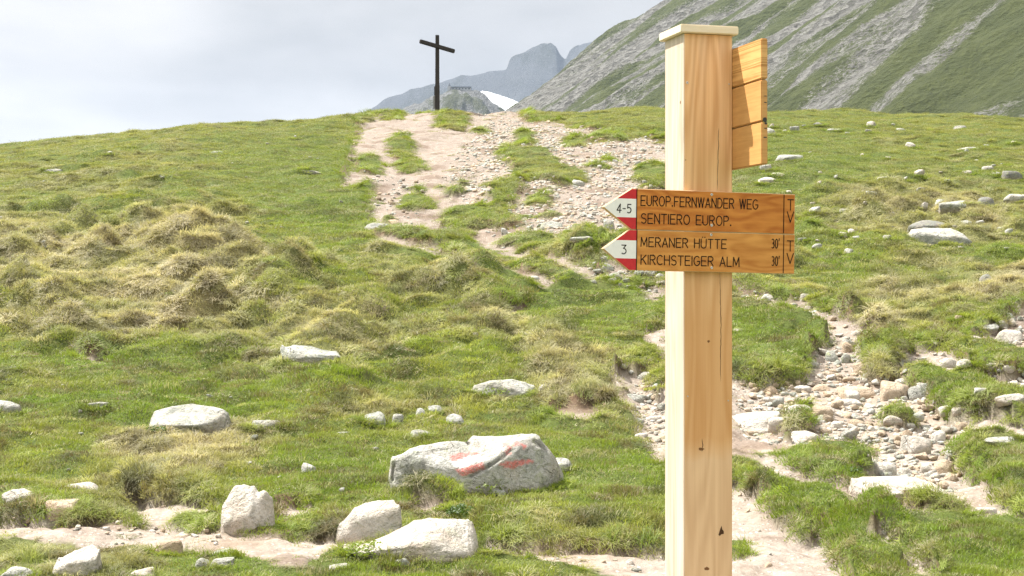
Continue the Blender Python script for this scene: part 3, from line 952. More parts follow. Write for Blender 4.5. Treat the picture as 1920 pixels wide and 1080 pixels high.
signpost = tag(bpy.data.objects.new('signpost', None), 'square larch post with a pale lid standing in front of the meadow, carrying trail boards', 'signpost')
signpost.matrix_world = frame.copy()
COL.objects.link(signpost)
ztop = H + (YH - 62) / F * 5.24
zcap0 = ztop
# body: front and back in plain larch, sides in larch paled as if sunlit
bm = bmesh.new()
bv = 0.0025
outl = [(bv, 0), (PW - bv, 0), (PW, bv), (PW, PW - bv), (PW - bv, PW), (bv, PW), (0, PW - bv), (0, bv)]
nz = 30
rows = []
for k in range(nz + 1):
    z = -0.45 + (ztop + 0.45) * k / nz
    rows.append([bm.verts.new((x, y, z)) for x, y in outl])
for r0, r1 in zip(rows[:-1], rows[1:]):
    for k in range(8):
        f = bm.faces.new((r0[k], r0[(k + 1) % 8], r1[(k + 1) % 8], r1[k]))
        f.material_index = 1 if k in (6, 7, 5, 2) else 0
bm.faces.new(rows[-1]); bm.faces.new(rows[0][::-1])
bmesh.ops.recalc_face_normals(bm, faces=bm.faces)
me = bpy.data.meshes.new('post'); bm.to_mesh(me); bm.free()
post = link('post', me, [M_front, M_side], signpost)

# lid: overhangs, front right corner a little worn
ov = 0.0165
ct = 0.030
bm = bmesh.new()
v = []
for z, g in ((zcap0 + .0015, 0), (zcap0 + ct, 0)):
    for x, y in ((-ov, -ov), (PW + ov, -ov), (PW + ov, PW + ov), (-ov, PW + ov)):
        v.append(bm.verts.new((x, y, z)))
for f in ((0, 3, 2, 1), (4, 5, 6, 7), (0, 1, 5, 4), (1, 2, 6, 5), (2, 3, 7, 6), (3, 0, 4, 7)):
    bm.faces.new([v[i] for i in f])
bmesh.ops.bevel(bm, geom=bm.edges[:] + bm.verts[:], offset=0.003, segments=3, affect='EDGES')
bmesh.ops.recalc_face_normals(bm, faces=bm.faces)
me = bpy.data.meshes.new('lid'); bm.to_mesh(me); bm.free()
link('lid', me, M_cap, signpost)


def screw_mesh(name, r=0.0048):
    bm = bmesh.new()
    prof = [(0.0, .0006), (r * .28, .0006), (r * .30, .0016), (r * .75, .0019), (r, .0009), (r * 1.02, -.001)]
    n = 14
    rows = []
    for rr, h in prof:
        rows.append([bm.verts.new((rr * math.cos(2 * math.pi * k / n), -h, rr * math.sin(2 * math.pi * k / n))) for k in range(n)] if rr > 0 else None)
    c = bm.verts.new((0, -prof[0][1], 0))
    for k in range(n):
        bm.faces.new((c, rows[1][k], rows[1][(k + 1) % n])).material_index = 1
    for r0, r1 in zip(rows[1:-1], rows[2:]):
        for k in range(n):
            bm.faces.new((r0[k], r1[k], r1[(k + 1) % n], r0[(k + 1) % n]))
    bmesh.ops.recalc_face_normals(bm, faces=bm.faces)
    me = bpy.data.meshes.new(name); bm.to_mesh(me); bm.free()
    me.materials.append(M_zinc); me.materials.append(M_hole)
    return me


SCREW = screw_mesh('screw')
SCREW_S = screw_mesh('screw_small', 0.0028)


def put(name, me, px, py, parent=None, off=0.0, y=None):
    x, z = on_plane(px, py, off)
    return link(name, me, (), parent or signpost, loc=(x, -off if y is None else y, z))


put('screw', SCREW, 1288.5, 155)
put('screw', SCREW_S, 1367, 157.5)
for p in ((1289.5, 743), (1365.5, 751)):
    put('screw', SCREW_S, *p)


def flat_poly(name, pts, mat, parent, off, thick=0.0008):
    """a flat mark on a face: outline pts (x, z), raised by a hair"""
    bm = bmesh.new()
    a = [bm.verts.new((x, -off - thick, z)) for x, z in pts]
    b = [bm.verts.new((x, -off + thick, z)) for x, z in pts]
    bm.faces.new(a); bm.faces.new(b[::-1])
    n = len(a)
    for k in range(n):
        bm.faces.new((a[k], b[k], b[(k + 1) % n], a[(k + 1) % n]))
    bmesh.ops.recalc_face_normals(bm, faces=bm.faces)
    me = bpy.data.meshes.new(name); bm.to_mesh(me); bm.free()
    return link(name, me, mat, parent)


def blob(px, py, rx, ry, n=12, j=0.3, seed=1):
    r = random.Random(seed)
    return [on_plane(px + rx * math.cos(2 * math.pi * k / n) * (1 + r.uniform(-j, j)), py + ry * math.sin(2 * math.pi * k / n) * (1 + r.uniform(-j, j))) for k in range(n)]


def crack(pts, w):
    """long thin drying crack"""
    r = random.Random(int(pts[0][0]))
    fine = []
    for (xa, ya), (xb, yb) in zip(pts[:-1], pts[1:]):
        k = max(2, int(abs(yb - ya) / 7))
        for i in range(k):
            fine.append((xa + (xb - xa) * i / k + r.uniform(-.5, .5), ya + (yb - ya) * i / k))
    fine.append(pts[-1])
    n = len(fine)
    L_, R2 = [], []
    for i, (x, y) in enumerate(fine):
        ww = w * (0.25 + 0.75 * math.sin(math.pi * i / (n - 1)) ** 0.5) * r.uniform(.6, 1.1) if 0 < i < n - 1 else 0.15
        L_.append(on_plane(x - ww / 2, y)); R2.append(on_plane(x + ww / 2, y))
    bm = bmesh.new()
    a = [bm.verts.new((x, -0.0004, z)) for x, z in L_]; b = [bm.verts.new((x, -0.0004, z)) for x, z in R2]
    for i in range(n - 1):
        bm.faces.new((a[i], b[i], b[i + 1], a[i + 1]))
    bmesh.ops.recalc_face_normals(bm, faces=bm.faces)
    me = bpy.data.meshes.new('crack'); bm.to_mesh(me); bm.free()
    return link('crack', me, M_hole, signpost)


crack([(1347, 240), (1347, 275), (1346, 310), (1345, 357)], 1.2)
crack([(1350, 508), (1350.5, 560), (1352, 610), (1351, 660), (1351, 715)], 1.3)
flat_poly('knot', blob(1315, 842, 5, 3, seed=2), M_knot, signpost, 0.0, 0.0004)
crack([(1316.5, 822), (1317.5, 835), (1316, 848)], 1.6)
flat_poly('knot', [on_plane(*p) for p in ((1347, 1003), (1351, 990), (1353, 986), (1354, 992), (1357, 996), (1357, 1001), (1352, 1002), (1350, 1005))], M_hole, signpost, 0.0, 0.0004)
flat_poly('knot', blob(1325, 1066, 4.5, 3, seed=5), M_knot, signpost, 0.0, 0.0004)
flat_poly('knot', blob(1328.5, 640, 2.2, 2.4, seed=6), M_knot, signpost, 0.0, 0.0004)
flat_poly('knot', blob(1285.5, 300, 1.0, 1.0, seed=7), M_knot, signpost, 0.0, 0.0004)

# small knot on the pale side face
bm = bmesh.new()
yk = 0.03
zk = H + (YH - 192) / F * 5.28
cv = [bm.verts.new((-0.0006, yk + .004 * math.cos(a), zk + .006 * math.sin(a))) for a in [i * math.pi / 4 for i in range(8)]]
bm.faces.new(cv)
me = bpy.data.meshes.new('knot'); bm.to_mesh(me); bm.free()
link('knot', me, M_knot, signpost)

# ---- single-stroke letters
def arc(cx, cy, rx, ry, a0, a1, n=9):
    return [(cx + rx * math.cos(math.radians(a0 + (a1 - a0) * k / n)), cy + ry * math.sin(math.radians(a0 + (a1 - a0) * k / n))) for k in range(n + 1)]


G = {
    'E': (.56, [[(.56, 1), (0, 1), (0, 0), (.56, 0)], [(0, .52), (.48, .52)]]),
    'F': (.54, [[(.54, 1), (0, 1), (0, 0)], [(0, .52), (.46, .52)]]),
    'U': (.60, [[(0, 1), (0, .3)] + arc(.3, .3, .3, .3, 180, 360) + [(.6, 1)]]),
    'R': (.58, [[(0, 0), (0, 1), (.3, 1)] + arc(.3, .755, .26, .245, 90, -90) + [(0, .51)], [(.26, .51), (.58, 0)]]),
    'P': (.56, [[(0, 0), (0, 1), (.3, 1)] + arc(.3, .74, .26, .26, 90, -90) + [(0, .48)]]),
    'O': (.68, [arc(.34, .5, .34, .5, 90, 450, 22)]),
    'N': (.58, [[(0, 0), (0, 1), (.58, 0), (.58, 1)]]),
    'W': (.80, [[(0, 1), (.2, 0), (.4, 1), (.6, 0), (.8, 1)]]),
    'A': (.62, [[(0, 0), (.31, 1), (.62, 0)], [(.1, .32), (.52, .32)]]),
    'D': (.58, [[(0, 0), (0, 1), (.2, 1)] + arc(.2, .5, .38, .5, 90, -90, 14) + [(0, 0)]]),
    'G': (.66, [arc(.35, .5, .35, .5, 50, 340, 18) + [(.66, .46), (.38, .46)]]),
    'S': (.56, [arc(.28, .755, .26, .245, 35, 270, 12)[:-1] + arc(.28, .26, .28, .26, 90, -145, 12)]),
    'T': (.60, [[(0, 1), (.6, 1)], [(.3, 1), (.3, 0)]]),
    'I': (.02, [[(.01, 0), (.01, 1)]]),
    'M': (.70, [[(0, 0), (.04, 1), (.35, .15), (.66, 1), (.70, 0)]]),
    'H': (.58, [[(0, 0), (0, 1)], [(.58, 0), (.58, 1)], [(0, .52), (.58, .52)]]),
    'K': (.58, [[(0, 0), (0, 1)], [(.56, 1), (0, .42)], [(.18, .6), (.58, 0)]]),
    'C': (.62, [arc(.35, .5, .35, .5, 50, 310, 18)]),
    'L': (.50, [[(0, 1), (0, 0), (.5, 0)]]),
    'V': (.62, [[(0, 1), (.31, 0), (.62, 1)]]),
    '.': (.10, [[(.05, .09), (.05, 0)], [(.01, .045), (.09, .045)]]),
    '3': (.44, [arc(.2, .77, .22, .23, 130, -90, 10) + arc(.2, .27, .24, .27, 90, -130, 10)]),
    '0': (.46, [arc(.23, .5, .23, .5, 90, 450, 22)]),
    "'": (.06, [[(.06, 1.06), (0, .82)]]),
    '4': (.52, [[(.34, 0), (.40, 1), (0, .28), (.52, .28)]]),
    '5': (.50, [[(.46, 1), (.08, 1), (.05, .56)] + arc(.22, .32, .26, .32, 110, -130, 12)]),
    '-': (.30, [[(0, .48), (.30, .48)]]),
    'Z': (.44, [[(.02, 1), (.42, 1), (.18, .62)] + arc(.2, .3, .24, .32, 78, -130, 10)]),   # flat-topped three of the route disc
    ' ': (.36, []),
}
G['Ü'] = (G['U'][0], G['U'][1] + [[(.17, 1.22), (.17, 1.17)], [(.43, 1.22), (.43, 1.17)]])


def strokes_mesh(name, lines, w):
    """lines: lists of (x, z) points in metres, drawn as ribbons of width w lying at y=0, each a hair above the last"""
    bm = bmesh.new()
    y = 0.0
    queue = list(lines)
    while queue:
        L_ = queue.pop(0)
        y = -0.00002 * (bm.verts.__len__() % 7 + 1)
        n = len(L_)
        # break a stroke at its sharp corners so that every limb keeps its width
        cut = None
        for i in range(1, n - 1):
            v1 = (L_[i][0] - L_[i - 1][0], L_[i][1] - L_[i - 1][1]); v2 = (L_[i + 1][0] - L_[i][0], L_[i + 1][1] - L_[i][1])
            if v1[0] * v2[0] + v1[1] * v2[1] < 0.2 * math.hypot(*v1) * math.hypot(*v2):
                cut = i
                break
        if cut:
            queue.append(L_[cut:])
            L_ = L_[:cut + 1]; n = len(L_)
        closed = n > 3 and math.hypot(L_[0][0] - L_[-1][0], L_[0][1] - L_[-1][1]) < 1e-6
        lf, rt = [], []
        for i in range(n):
            p = L_[i]
            a = L_[i - 1] if i > 0 else (L_[-2] if closed else None)
            b = L_[i + 1] if i < n - 1 else (L_[1] if closed else None)
            d1 = (p[0] - a[0], p[1] - a[1]) if a else None
            d2 = (b[0] - p[0], b[1] - p[1]) if b else None
            def unit(d):
                l = math.hypot(*d) or 1
                return (d[0] / l, d[1] / l)
            d1 = unit(d1) if d1 else unit(d2); d2 = unit(d2) if d2 else d1
            nx, nz_ = -(d1[1] + d2[1]), d1[0] + d2[0]
            l = math.hypot(nx, nz_)
            if l < 0.3:
                nx, nz_ = -d2[1], d2[0]; k = 1.0
            else:
                nx, nz_ = nx / l, nz_ / l
                k = min(2.4, 1.0 / max(0.3, nx * -d1[1] + nz_ * d1[0]))
            ex = 0.0
            if not closed and i == 0:
                p = (p[0] - d2[0] * w * .4, p[1] - d2[1] * w * .4)
            if not closed and i == n - 1:
                p = (p[0] + d1[0] * w * .4, p[1] + d1[1] * w * .4)
            lf.append(bm.verts.new((p[0] + nx * w / 2 * k, y, p[1] + nz_ * w / 2 * k)))
            rt.append(bm.verts.new((p[0] - nx * w / 2 * k, y, p[1] - nz_ * w / 2 * k)))
        for i in range(n - 1):
            bm.faces.new((lf[i], rt[i], rt[i + 1], lf[i + 1]))
    bmesh.ops.recalc_face_normals(bm, faces=bm.faces)
    me = bpy.data.meshes.new(name); bm.to_mesh(me); bm.free()
    return me


BT = 0.022    # board thickness


def text_lines(s, x0, z0, x1, hgt, gap=0.22):
    """lay text between x0 and x1 (board metres), baseline z0, cap height hgt"""
    tot = sum(G[c][0] for c in s) + gap * (len(s) - 1)
    k = (x1 - x0) / tot
    out = []; x = x0
    for c in s:
        wd, L_ = G[c]
        for l in L_:
            out.append([(x + p[0] * k, z0 + p[1] * hgt) for p in l])
        x += (wd + gap) * k
    return out


def make_board(label, corners, mat, texts, vline, letters, bands, screws, route):
    # corners in photo pixels on the board's front plane
    P = {k: on_plane(*v_, off=BT) for k, v_ in corners.items()}
    tl, tr, bl, br = P['lt'], P['rt'], P['lb'], P['rb']
    ang = math.atan2(((tr[1] - tl[1]) + (br[1] - bl[1])) / 2, ((tr[0] - tl[0]) + (br[0] - bl[0])) / 2)
    ox, oz = tl[0], (tl[1] + bl[1]) / 2
    ca, sa = math.cos(-ang), math.sin(-ang)

    def loc(px, py):
        x, z = on_plane(px, py, off=BT)
        x -= ox; z -= oz
        return (x * ca - z * sa, x * sa + z * ca)
    hh = (tl[1] - bl[1]) / 2 * math.cos(ang)
    w = loc(*corners['rt'])[0] * .5 + loc(*corners['rb'])[0] * .5
    tip = loc(*corners['tip'])
    root = tag(bpy.data.objects.new('trail_board', None), label, 'trail sign', 'arrow boards on the front of the post')
    root.matrix_world = frame @ Matrix.Translation((ox, 0, oz)) @ Matrix.Rotation(-ang, 4, 'Y')
    COL.objects.link(root)
    # board with chamfered edge
    c = 0.0016
    bm = bmesh.new()
    out = [(w, -hh), (w, hh), (0.0, hh), (tip[0], tip[1]), (0.0, -hh)]
    cen = (w * .5, 0)

    def inset(pts, k):
        n = len(pts); res = []
        for i in range(n):
            a, p, b_ = pts[i - 1], pts[i], pts[(i + 1) % n]
            d1 = Vector((p[0] - a[0], p[1] - a[1])).normalized(); d2 = Vector((b_[0] - p[0], b_[1] - p[1])).normalized()
            n1 = Vector((-d1.y, d1.x)); n2 = Vector((-d2.y, d2.x))
            bis = (n1 + n2).normalized()
            kk = k / max(.3, bis.dot(n1))
            res.append((p[0] + bis.x * kk, p[1] + bis.y * kk))
        return res
    lay = [(inset(out, c), -BT), (out, -BT + c), (out, -c - .0005), (inset(out, c), -.0005)]
    rows = [[bm.verts.new((x, y, z)) for x, z in pts] for pts, y in lay]
    bm.faces.new(rows[0]).material_index = 0
    bm.faces.new(rows[-1][::-1]).material_index = 0
    for r0, r1 in zip(rows[:-1], rows[1:]):
        for k in range(5):
            bm.faces.new((r0[k], r1[k], r1[(k + 1) % 5], r0[(k + 1) % 5])).material_index = 1
    bmesh.ops.recalc_face_normals(bm, faces=bm.faces)
    me = bpy.data.meshes.new('board'); bm.to_mesh(me); bm.free()
    link('board', me, [mat, M_bedge], root)
    # painted arrow head: white field, red bars
    xl = loc(*bands['line'])[0]
    za = loc(bands['line'][0], bands['y1'])[1]; zb_ = loc(bands['line'][0], bands['y2'])[1]
    slu = (hh - tip[1]) / (0 - tip[0]); sld = (-hh - tip[1]) / (0 - tip[0])
    g = 0.0022
    up_x = lambda z: tip[0] + (z - tip[1]) / slu
    dn_x = lambda z: tip[0] + (z - tip[1]) / sld
    gp = 0.0006
    flat_poly('white_field', [(xl, zb_), (xl, za), (up_x(za) + g, za), (tip[0] + g * 1.6, tip[1]), (dn_x(zb_) + g, zb_)], M_white, root, BT, 0.0003)
    flat_poly('red_bar', [(xl, za + gp * .2), (xl, hh - c), (up_x(hh - c) + g, hh - c), (up_x(za) + g, za + gp * .2)], M_red, root, BT, 0.0003)
    flat_poly('red_bar', [(xl, -hh + c), (xl, zb_ - gp * .2), (dn_x(zb_) + g, zb_ - gp * .2), (dn_x(-hh + c) + g, -hh + c)], M_red, root, BT, 0.0003)
    sw = 0.0034
    alll = []
    for name, s, xa, yt, xb, hpx in texts:
        a = loc(xa, yt); b_ = loc(xb, yt)
        hgt = a[1] - loc(xa, yt + hpx)[1]
        # baseline level in board frame, mean of both ends
        base = a[1] - hgt
        if name == 'lettering':
            alll += text_lines(s, a[0], base, b_[0], hgt)
        else:
            link(name, strokes_mesh(name, text_lines(s, a[0], base, b_[0], hgt), sw), M_ink, root, loc=(0, -BT - 0.0007, 0))
    tag(link('lettering', strokes_mesh('lettering', alll, sw), M_ink, root, loc=(0, -BT - 0.0007, 0)), kind='stuff')
    # upright engraved lines
    vx = loc(vline, (corners['rt'][1] + corners['rb'][1]) / 2)[0]
    link('engraved_line', strokes_mesh('line', [[(vx, -hh + .003), (vx, hh - .003)]], 0.0032), M_ink, root, loc=(0, -BT - 0.0007, 0))
    link('engraved_line', strokes_mesh('line', [[(xl + .0012, -hh + .001), (xl + .0012, hh - .001)]], 0.0034), M_ink, root, loc=(0, -BT - 0.0008, 0))
    for px, py in screws:
        x, z = loc(px, py)
        link('screw', SCREW, (), root, loc=(x, -BT, z))
    return root


make_board('larch arrow board reading EUROP.FERNWANDER WEG and SENTIERO EUROP., route 4-5',
           dict(lt=(1184.5, 353.3), rt=(1490.5, 364), lb=(1178.5, 430.2), rb=(1490.5, 439.8), tip=(1131, 388)), M_board,
           [('lettering', 'EUROP.FERNWANDER WEG', 1202, 367, 1421, 18), ('lettering', 'SENTIERO EUROP.', 1202.5, 400.5, 1371, 17.8),
            ('lettering', 'T', 1477, 374.3, 1487.5, 19.5), ('lettering', 'V', 1476, 397, 1488, 19.5), ('route_number', '4-5', 1157, 382.5, 1183.5, 16)],
           1469.5, None, dict(line=(1193, 390), y1=373, y2=408), [(1334.5, 364.8), (1334.5, 422.5)], '4-5')
make_board('larch arrow board reading MERANER HÜTTE and KIRCHSTEIGER ALM 30 minutes, route 3',
           dict(lt=(1180, 430.6), rt=(1490, 440.2), lb=(1182, 506.8), rb=(1490, 513.4), tip=(1130.5, 466)), M_board2,
           [('lettering', 'MERANER HÜTTE', 1202, 445, 1362, 17), ('lettering', 'KIRCHSTEIGER ALM', 1202, 478, 1386, 17.5),
            ('lettering', "30'", 1447, 448.3, 1461, 16.8), ('lettering', "30'", 1447, 481, 1461, 16.8),
            ('lettering', 'T', 1476, 451.5, 1487.5, 19), ('lettering', 'V', 1475.5, 475, 1487.5, 19), ('route_number', 'Z', 1165.5, 459.5, 1174, 16)],
           1469, None, dict(line=(1193, 467), y1=451, y2=485), [(1333.5, 440.2), (1334.5, 502)], '3')

# ---- three boards fixed to the right-hand side of the post, seen from behind their edge
yy = [(91, 164.5), (165.8, 240.5), (241.8, 318)]
names = ['uppermost of the three stained boards jutting from the side of the post, strong grain',
         'middle one of the three stained boards jutting from the side of the post',
         'lowest of the three stained boards jutting from the side, black smudges on its end']
DR = O_.y + PW * R_.y
for i, (ya, yb) in enumerate(yy):
    z1 = H + (YH - ya) / F * DR; z0 = H + (YH - yb) / F * DR
    root = tag(bpy.data.objects.new('side_board', None), names[i], 'trail sign', 'boards on the side of the post')
    root.matrix_world = frame @ Matrix.Translation((PW + 0.0005, 0, (z0 + z1) / 2)) @ Matrix.Rotation(math.radians((0.15, -0.1, 0.1)[i]), 4, 'X')
    COL.objects.link(root)
    h2 = (z1 - z0) / 2 - 0.0008
    pr = 0.238 + (0.0, -0.0012, 0.0008)[i]
    me = box_me('board', 0, BT, -pr, 0.44, -h2, h2, 0.0030)
    ms = [M_bside, M_bside, M_bside]
    mm = bpy.data.materials.get('stained_side_%d' % i) or mat_wood('stained_side_%d' % i, ((0.42, 0.20, 0.058), (0.45, 0.22, 0.07), (0.46, 0.225, 0.07))[i], ((0.70, 0.40, 0.15), (0.63, 0.34, 0.12), (0.64, 0.35, 0.12))[i], (1, 2.4, 30), wav=(0.16, 0.05, 0.04)[i], seed=2.1 * i + 4)
    link('board', me, mm, root)
    marks = {0: [], 1: [(180, 1, 6.5), (192, 1, 6.5)], 2: [(224, 5, 9.5), (231, 2, 6), (240, 1, 7), (257, 1.2, 8.5)]}[i]
    DF = O_.y + N_.y * pr + R_.y * PW
    for (ym, th, ln_) in marks:
        zc = H + (YH - ym) / F * DF - (z0 + z1) / 2
        th_m, l_m = th / F * DF, min(ln_ / F * DF, BT - .004)
        r = random.Random(int(ym)); n = 12
        pts = [(BT - .002 - l_m / 2 + l_m / 2 * math.copysign(abs(math.cos(a)) ** .7, math.cos(a)) * r.uniform(.8, 1.0), zc + th_m * math.sin(a) * r.uniform(.7, 1.15)) for a in [2 * math.pi * k / n for k in range(n)]]
        flat_poly('black_mark', pts, M_smudge, root, pr, 0.0003)
# ---------------------------------------------------------------- rocks
_ico = {}


def ico(level):
    if level not in _ico:
        bm = bmesh.new()
        bmesh.ops.create_icosphere(bm, subdivisions=level, radius=1.0)
        bm.verts.ensure_lookup_table()
        _ico[level] = (np.array([v.co[:] for v in bm.verts]), np.array([[v.index for v in f.verts] for f in bm.faces]))
        bm.free()
    return _ico[level]


def rock_shape(seed, level=4, planes=16, k=15, rough=0.06, boxy=0.35):
    r = np.random.default_rng(seed)
    v, f = ico(level)
    n = r.normal(size=(planes, 3)); n[:, 2] *= 0.8
    n /= np.linalg.norm(n, axis=1, keepdims=True)
    p = r.uniform(0.70, 1.0, planes)
    base = np.array([[1, 0, 0], [-1, 0, 0], [0, 1, 0], [0, -1, 0], [0, 0, 1], [0, 0, -1.0]])
    base = base + r.normal(size=base.shape) * boxy * 0.5
    base /= np.linalg.norm(base, axis=1, keepdims=True)
    n = np.vstack([n, base]); p = np.concatenate([p, np.full(6, .82)])
    d = np.maximum(v @ n.T, 0) / p
    rad = (d ** k).sum(1) ** (-1.0 / k)
    co = v * rad[:, None]
    off = r.uniform(0, 50, 3)
    ns = perlin3(co * 1.7 + off, 1) * 0.8 + perlin3(co * 4.1 + off, 2) * 0.42 + (perlin3(co * 9.3 + off, 3) * 0.22 if level > 2 else 0) + (perlin3(co * 21 + off, 4) * 0.10 if level > 4 else 0)
    co = co * (1 + rough * ns)[:, None]
    co[:, 0] /= np.abs(co[:, 0]).max(); co[:, 1] /= np.abs(co[:, 1]).max()
    co[:, 2] /= np.abs(co[:, 2]).max()
    return co, f


M_pale = mat_rock('pale_granite', ((0.24, 0.235, 0.20), (0.43, 0.42, 0.375), (0.60, 0.585, 0.54)), 0.62, 0.0)
M_lich = mat_rock('lichened_granite', ((0.20, 0.205, 0.17), (0.39, 0.39, 0.345), (0.55, 0.55, 0.50)), 0.7, 0.0)
M_tan = mat_rock('tan_granite', ((0.30, 0.225, 0.15), (0.47, 0.37, 0.265), (0.60, 0.51, 0.40)), 0.12, 0.25)
M_dark = mat_rock('dark_rock', ((0.09, 0.09, 0.08), (0.19, 0.185, 0.165), (0.33, 0.32, 0.29)), 0.6, 0.0)
M_slab = mat_rock('bleached_slab', ((0.36, 0.325, 0.275), (0.53, 0.485, 0.42), (0.66, 0.62, 0.55)), 0.28, 0.08)
M_blaze = mat_rock('painted_boulder', ((0.28, 0.27, 0.235), (0.47, 0.455, 0.41), (0.64, 0.62, 0.57)), 0.45, 0.0, paint=True)
RM = dict(p=M_pale, l=M_lich, t=M_tan, d=M_dark, s=M_slab)
TILT = {}
ROCK_XY = []      # footprint of each stone, to keep grass off: x, y, radius x, radius y


def seg_dist(px, py, pts):
    best = np.full(px.shape, 1e9)
    for (xa, ya), (xb, yb) in zip(pts[:-1], pts[1:]):
        dx, dy = xb - xa, yb - ya
        t_ = np.clip(((px - xa) * dx + (py - ya) * dy) / (dx * dx + dy * dy + 1e-9), 0, 1)
        best = np.minimum(best, np.hypot(px - xa - dx * t_, py - ya - dy * t_))
    return best


def in_poly(px, py, pts):
    ins = np.zeros(px.shape, bool)
    n = len(pts)
    for k in range(n):
        (xa, ya), (xb, yb) = pts[k], pts[(k + 1) % n]
        if ya == yb:
            continue
        ins ^= ((py < yb) != (py < ya)) & (px < (xb - xa) * (py - ya) / (yb - ya) + xa)
    return ins


def place_rock(cx, base, w, h, kind, label, cat='rock', group=None, seed=None, name='rock', prof=None, level=None, grooves=(), deep=0.72, paint=None, tilt=0.3, yaw=None, rough=0.07, planes=15):
    x, y, z = hit(cx, base)
    mpp_ = y / F
    W = w * mpp_; Hh = h * mpp_
    Dp = W * deep * RNG.uniform(.85, 1.1)
    seed = seed if seed is not None else int(cx * 7 + base * 13)
    level = level or (5 if w > 110 else 4 if w > 40 else 3)
    co, f = rock_shape(seed, level, planes=planes, rough=rough)
    yaw = RNG.uniform(-.25, .25) if yaw is None else yaw
    # height: what a viewer 1.6 m up sees is the front plus some of the top
    Hr = max(Hh * 0.90 - Dp * 0.5 * 0.0, 0.35 * Hh)
    s = co.copy()
    s[:, 0] *= W / 2 * 1.02; s[:, 1] *= Dp / 2
    upm = s[:, 2] > 0
    cy = y + Dp * 0.40
    zb = z * 0.55 + height(x, cy) * 0.45 - 0.008
    if prof is not None:
        # trace the crown of the stone
        pxs = np.array([p[0] for p in prof], float); pys = np.array([p[1] for p in prof], float)
        xl = co[:, 0]
        b = np.clip(((xl + 1) / 2 * 40).astype(int), 0, 39)
        top = np.zeros(40)
        np.maximum.at(top, b, co[:, 2])
        top = np.maximum(top, 0.15)
        top = np.convolve(np.pad(top, 3, mode='edge'), np.ones(7) / 7, mode='valid')
        tp = np.interp((xl + 1) / 2 * 39, np.arange(40), top)
        want = (base - np.interp(cx + xl * w / 2, pxs, pys)) * mpp_
        want = want + (z - zb) * 0.6
        want = np.maximum(want, 0.02)
        s[:, 2] = np.where(upm, co[:, 2] / tp * want, co[:, 2] * (0.35 * Hr + 0.05))
    else:
        hz_ = max(Hr - (zb - z) * 0.5, Hr * .55)
        s[:, 2] = np.where(upm, s[:, 2] * hz_, s[:, 2] * (0.45 * Hr + 0.04))
    # the top leans towards the valley, so its surface shows
    s[:, 2] = np.where(upm, s[:, 2] * (1 - tilt * np.clip(.5 - s[:, 1] / Dp, 0, 1) ** 1.3), s[:, 2])
    if prof is not None:
        for _it in range(2):
            pyv = YH - F * (s[:, 2] + zb - H) / (s[:, 1] + cy)
            hpx = np.full(40, 3.0)
            np.maximum.at(hpx, b, np.where(upm, base - pyv, 0))
            hpx = np.convolve(np.pad(hpx, 2, mode='edge'), np.ones(5) / 5, mode='valid')
            cur = np.interp((xl + 1) / 2 * 39, np.arange(40), hpx)
            goal = np.maximum(base - np.interp(cx + xl * w / 2, pxs, pys), 3)
            edge_w = np.clip((0.93 - np.abs(xl)) / 0.28, 0, 1)
            ratio = np.clip(1 + (goal / cur - 1) * edge_w * .8, .75, 1.45)
            s[:, 2] = np.where(upm, s[:, 2] * ratio, s[:, 2])
    c_, s_ = math.cos(yaw), math.sin(yaw)
    if prof is None:
        s[:, :2] = np.stack([s[:, 0] * c_ - s[:, 1] * s_, s[:, 0] * s_ + s[:, 1] * c_], 1)
    wpos = s + np.array([x, cy, zb])
    pxv = 960 + F * wpos[:, 0] / wpos[:, 1]; pyv = YH - F * (wpos[:, 2] - H) / wpos[:, 1]
    gr = np.zeros(len(s))
    front = s[:, 1] < Dp * .45
    for pts, wd, dp_ in grooves:
        g_ = np.exp(-(seg_dist(pxv, pyv, pts) / wd) ** 2) * front
        gr = np.maximum(gr, g_ * min(1, dp_ / .03))
        s[:, 1] += g_ * dp_; s[:, 2] -= g_ * dp_ * .5
    me = mesh_np(name, s, f)
    foot = np.clip(1 - (s[:, 2] + .02) / (0.28 * max(Hr, .05)), 0, 1) * 0.7
    fattr(me, 'foot', foot)
    if paint is not None:
        for nm_, polys in paint.items():
            a = np.zeros(len(s))
            jx = perlin3(wpos * 60, 5) * 1.6; jy = perlin3(wpos * 60 + 9, 6) * 1.0
            for pp in polys:
                if isinstance(pp, tuple):
                    a = np.maximum(a, (seg_dist(pxv + jx, pyv + jy, pp[0]) < pp[1]) * 1.0)
                else:
                    a = np.maximum(a, in_poly(pxv + jx, pyv + jy, pp) * 1.0)
            fattr(me, nm_, a * (s[:, 1] < Dp * .4))
        fattr(me, 'groove', gr * 0.8)
    mat = kind if not isinstance(kind, str) else RM[kind]
    o = link(name, me, mat, loc=(x, cy, zb))
    tag(o, label, cat, group)
    ROCK_XY.append((x, cy, W / 2 * .92, Dp / 2 * .9))
    return o


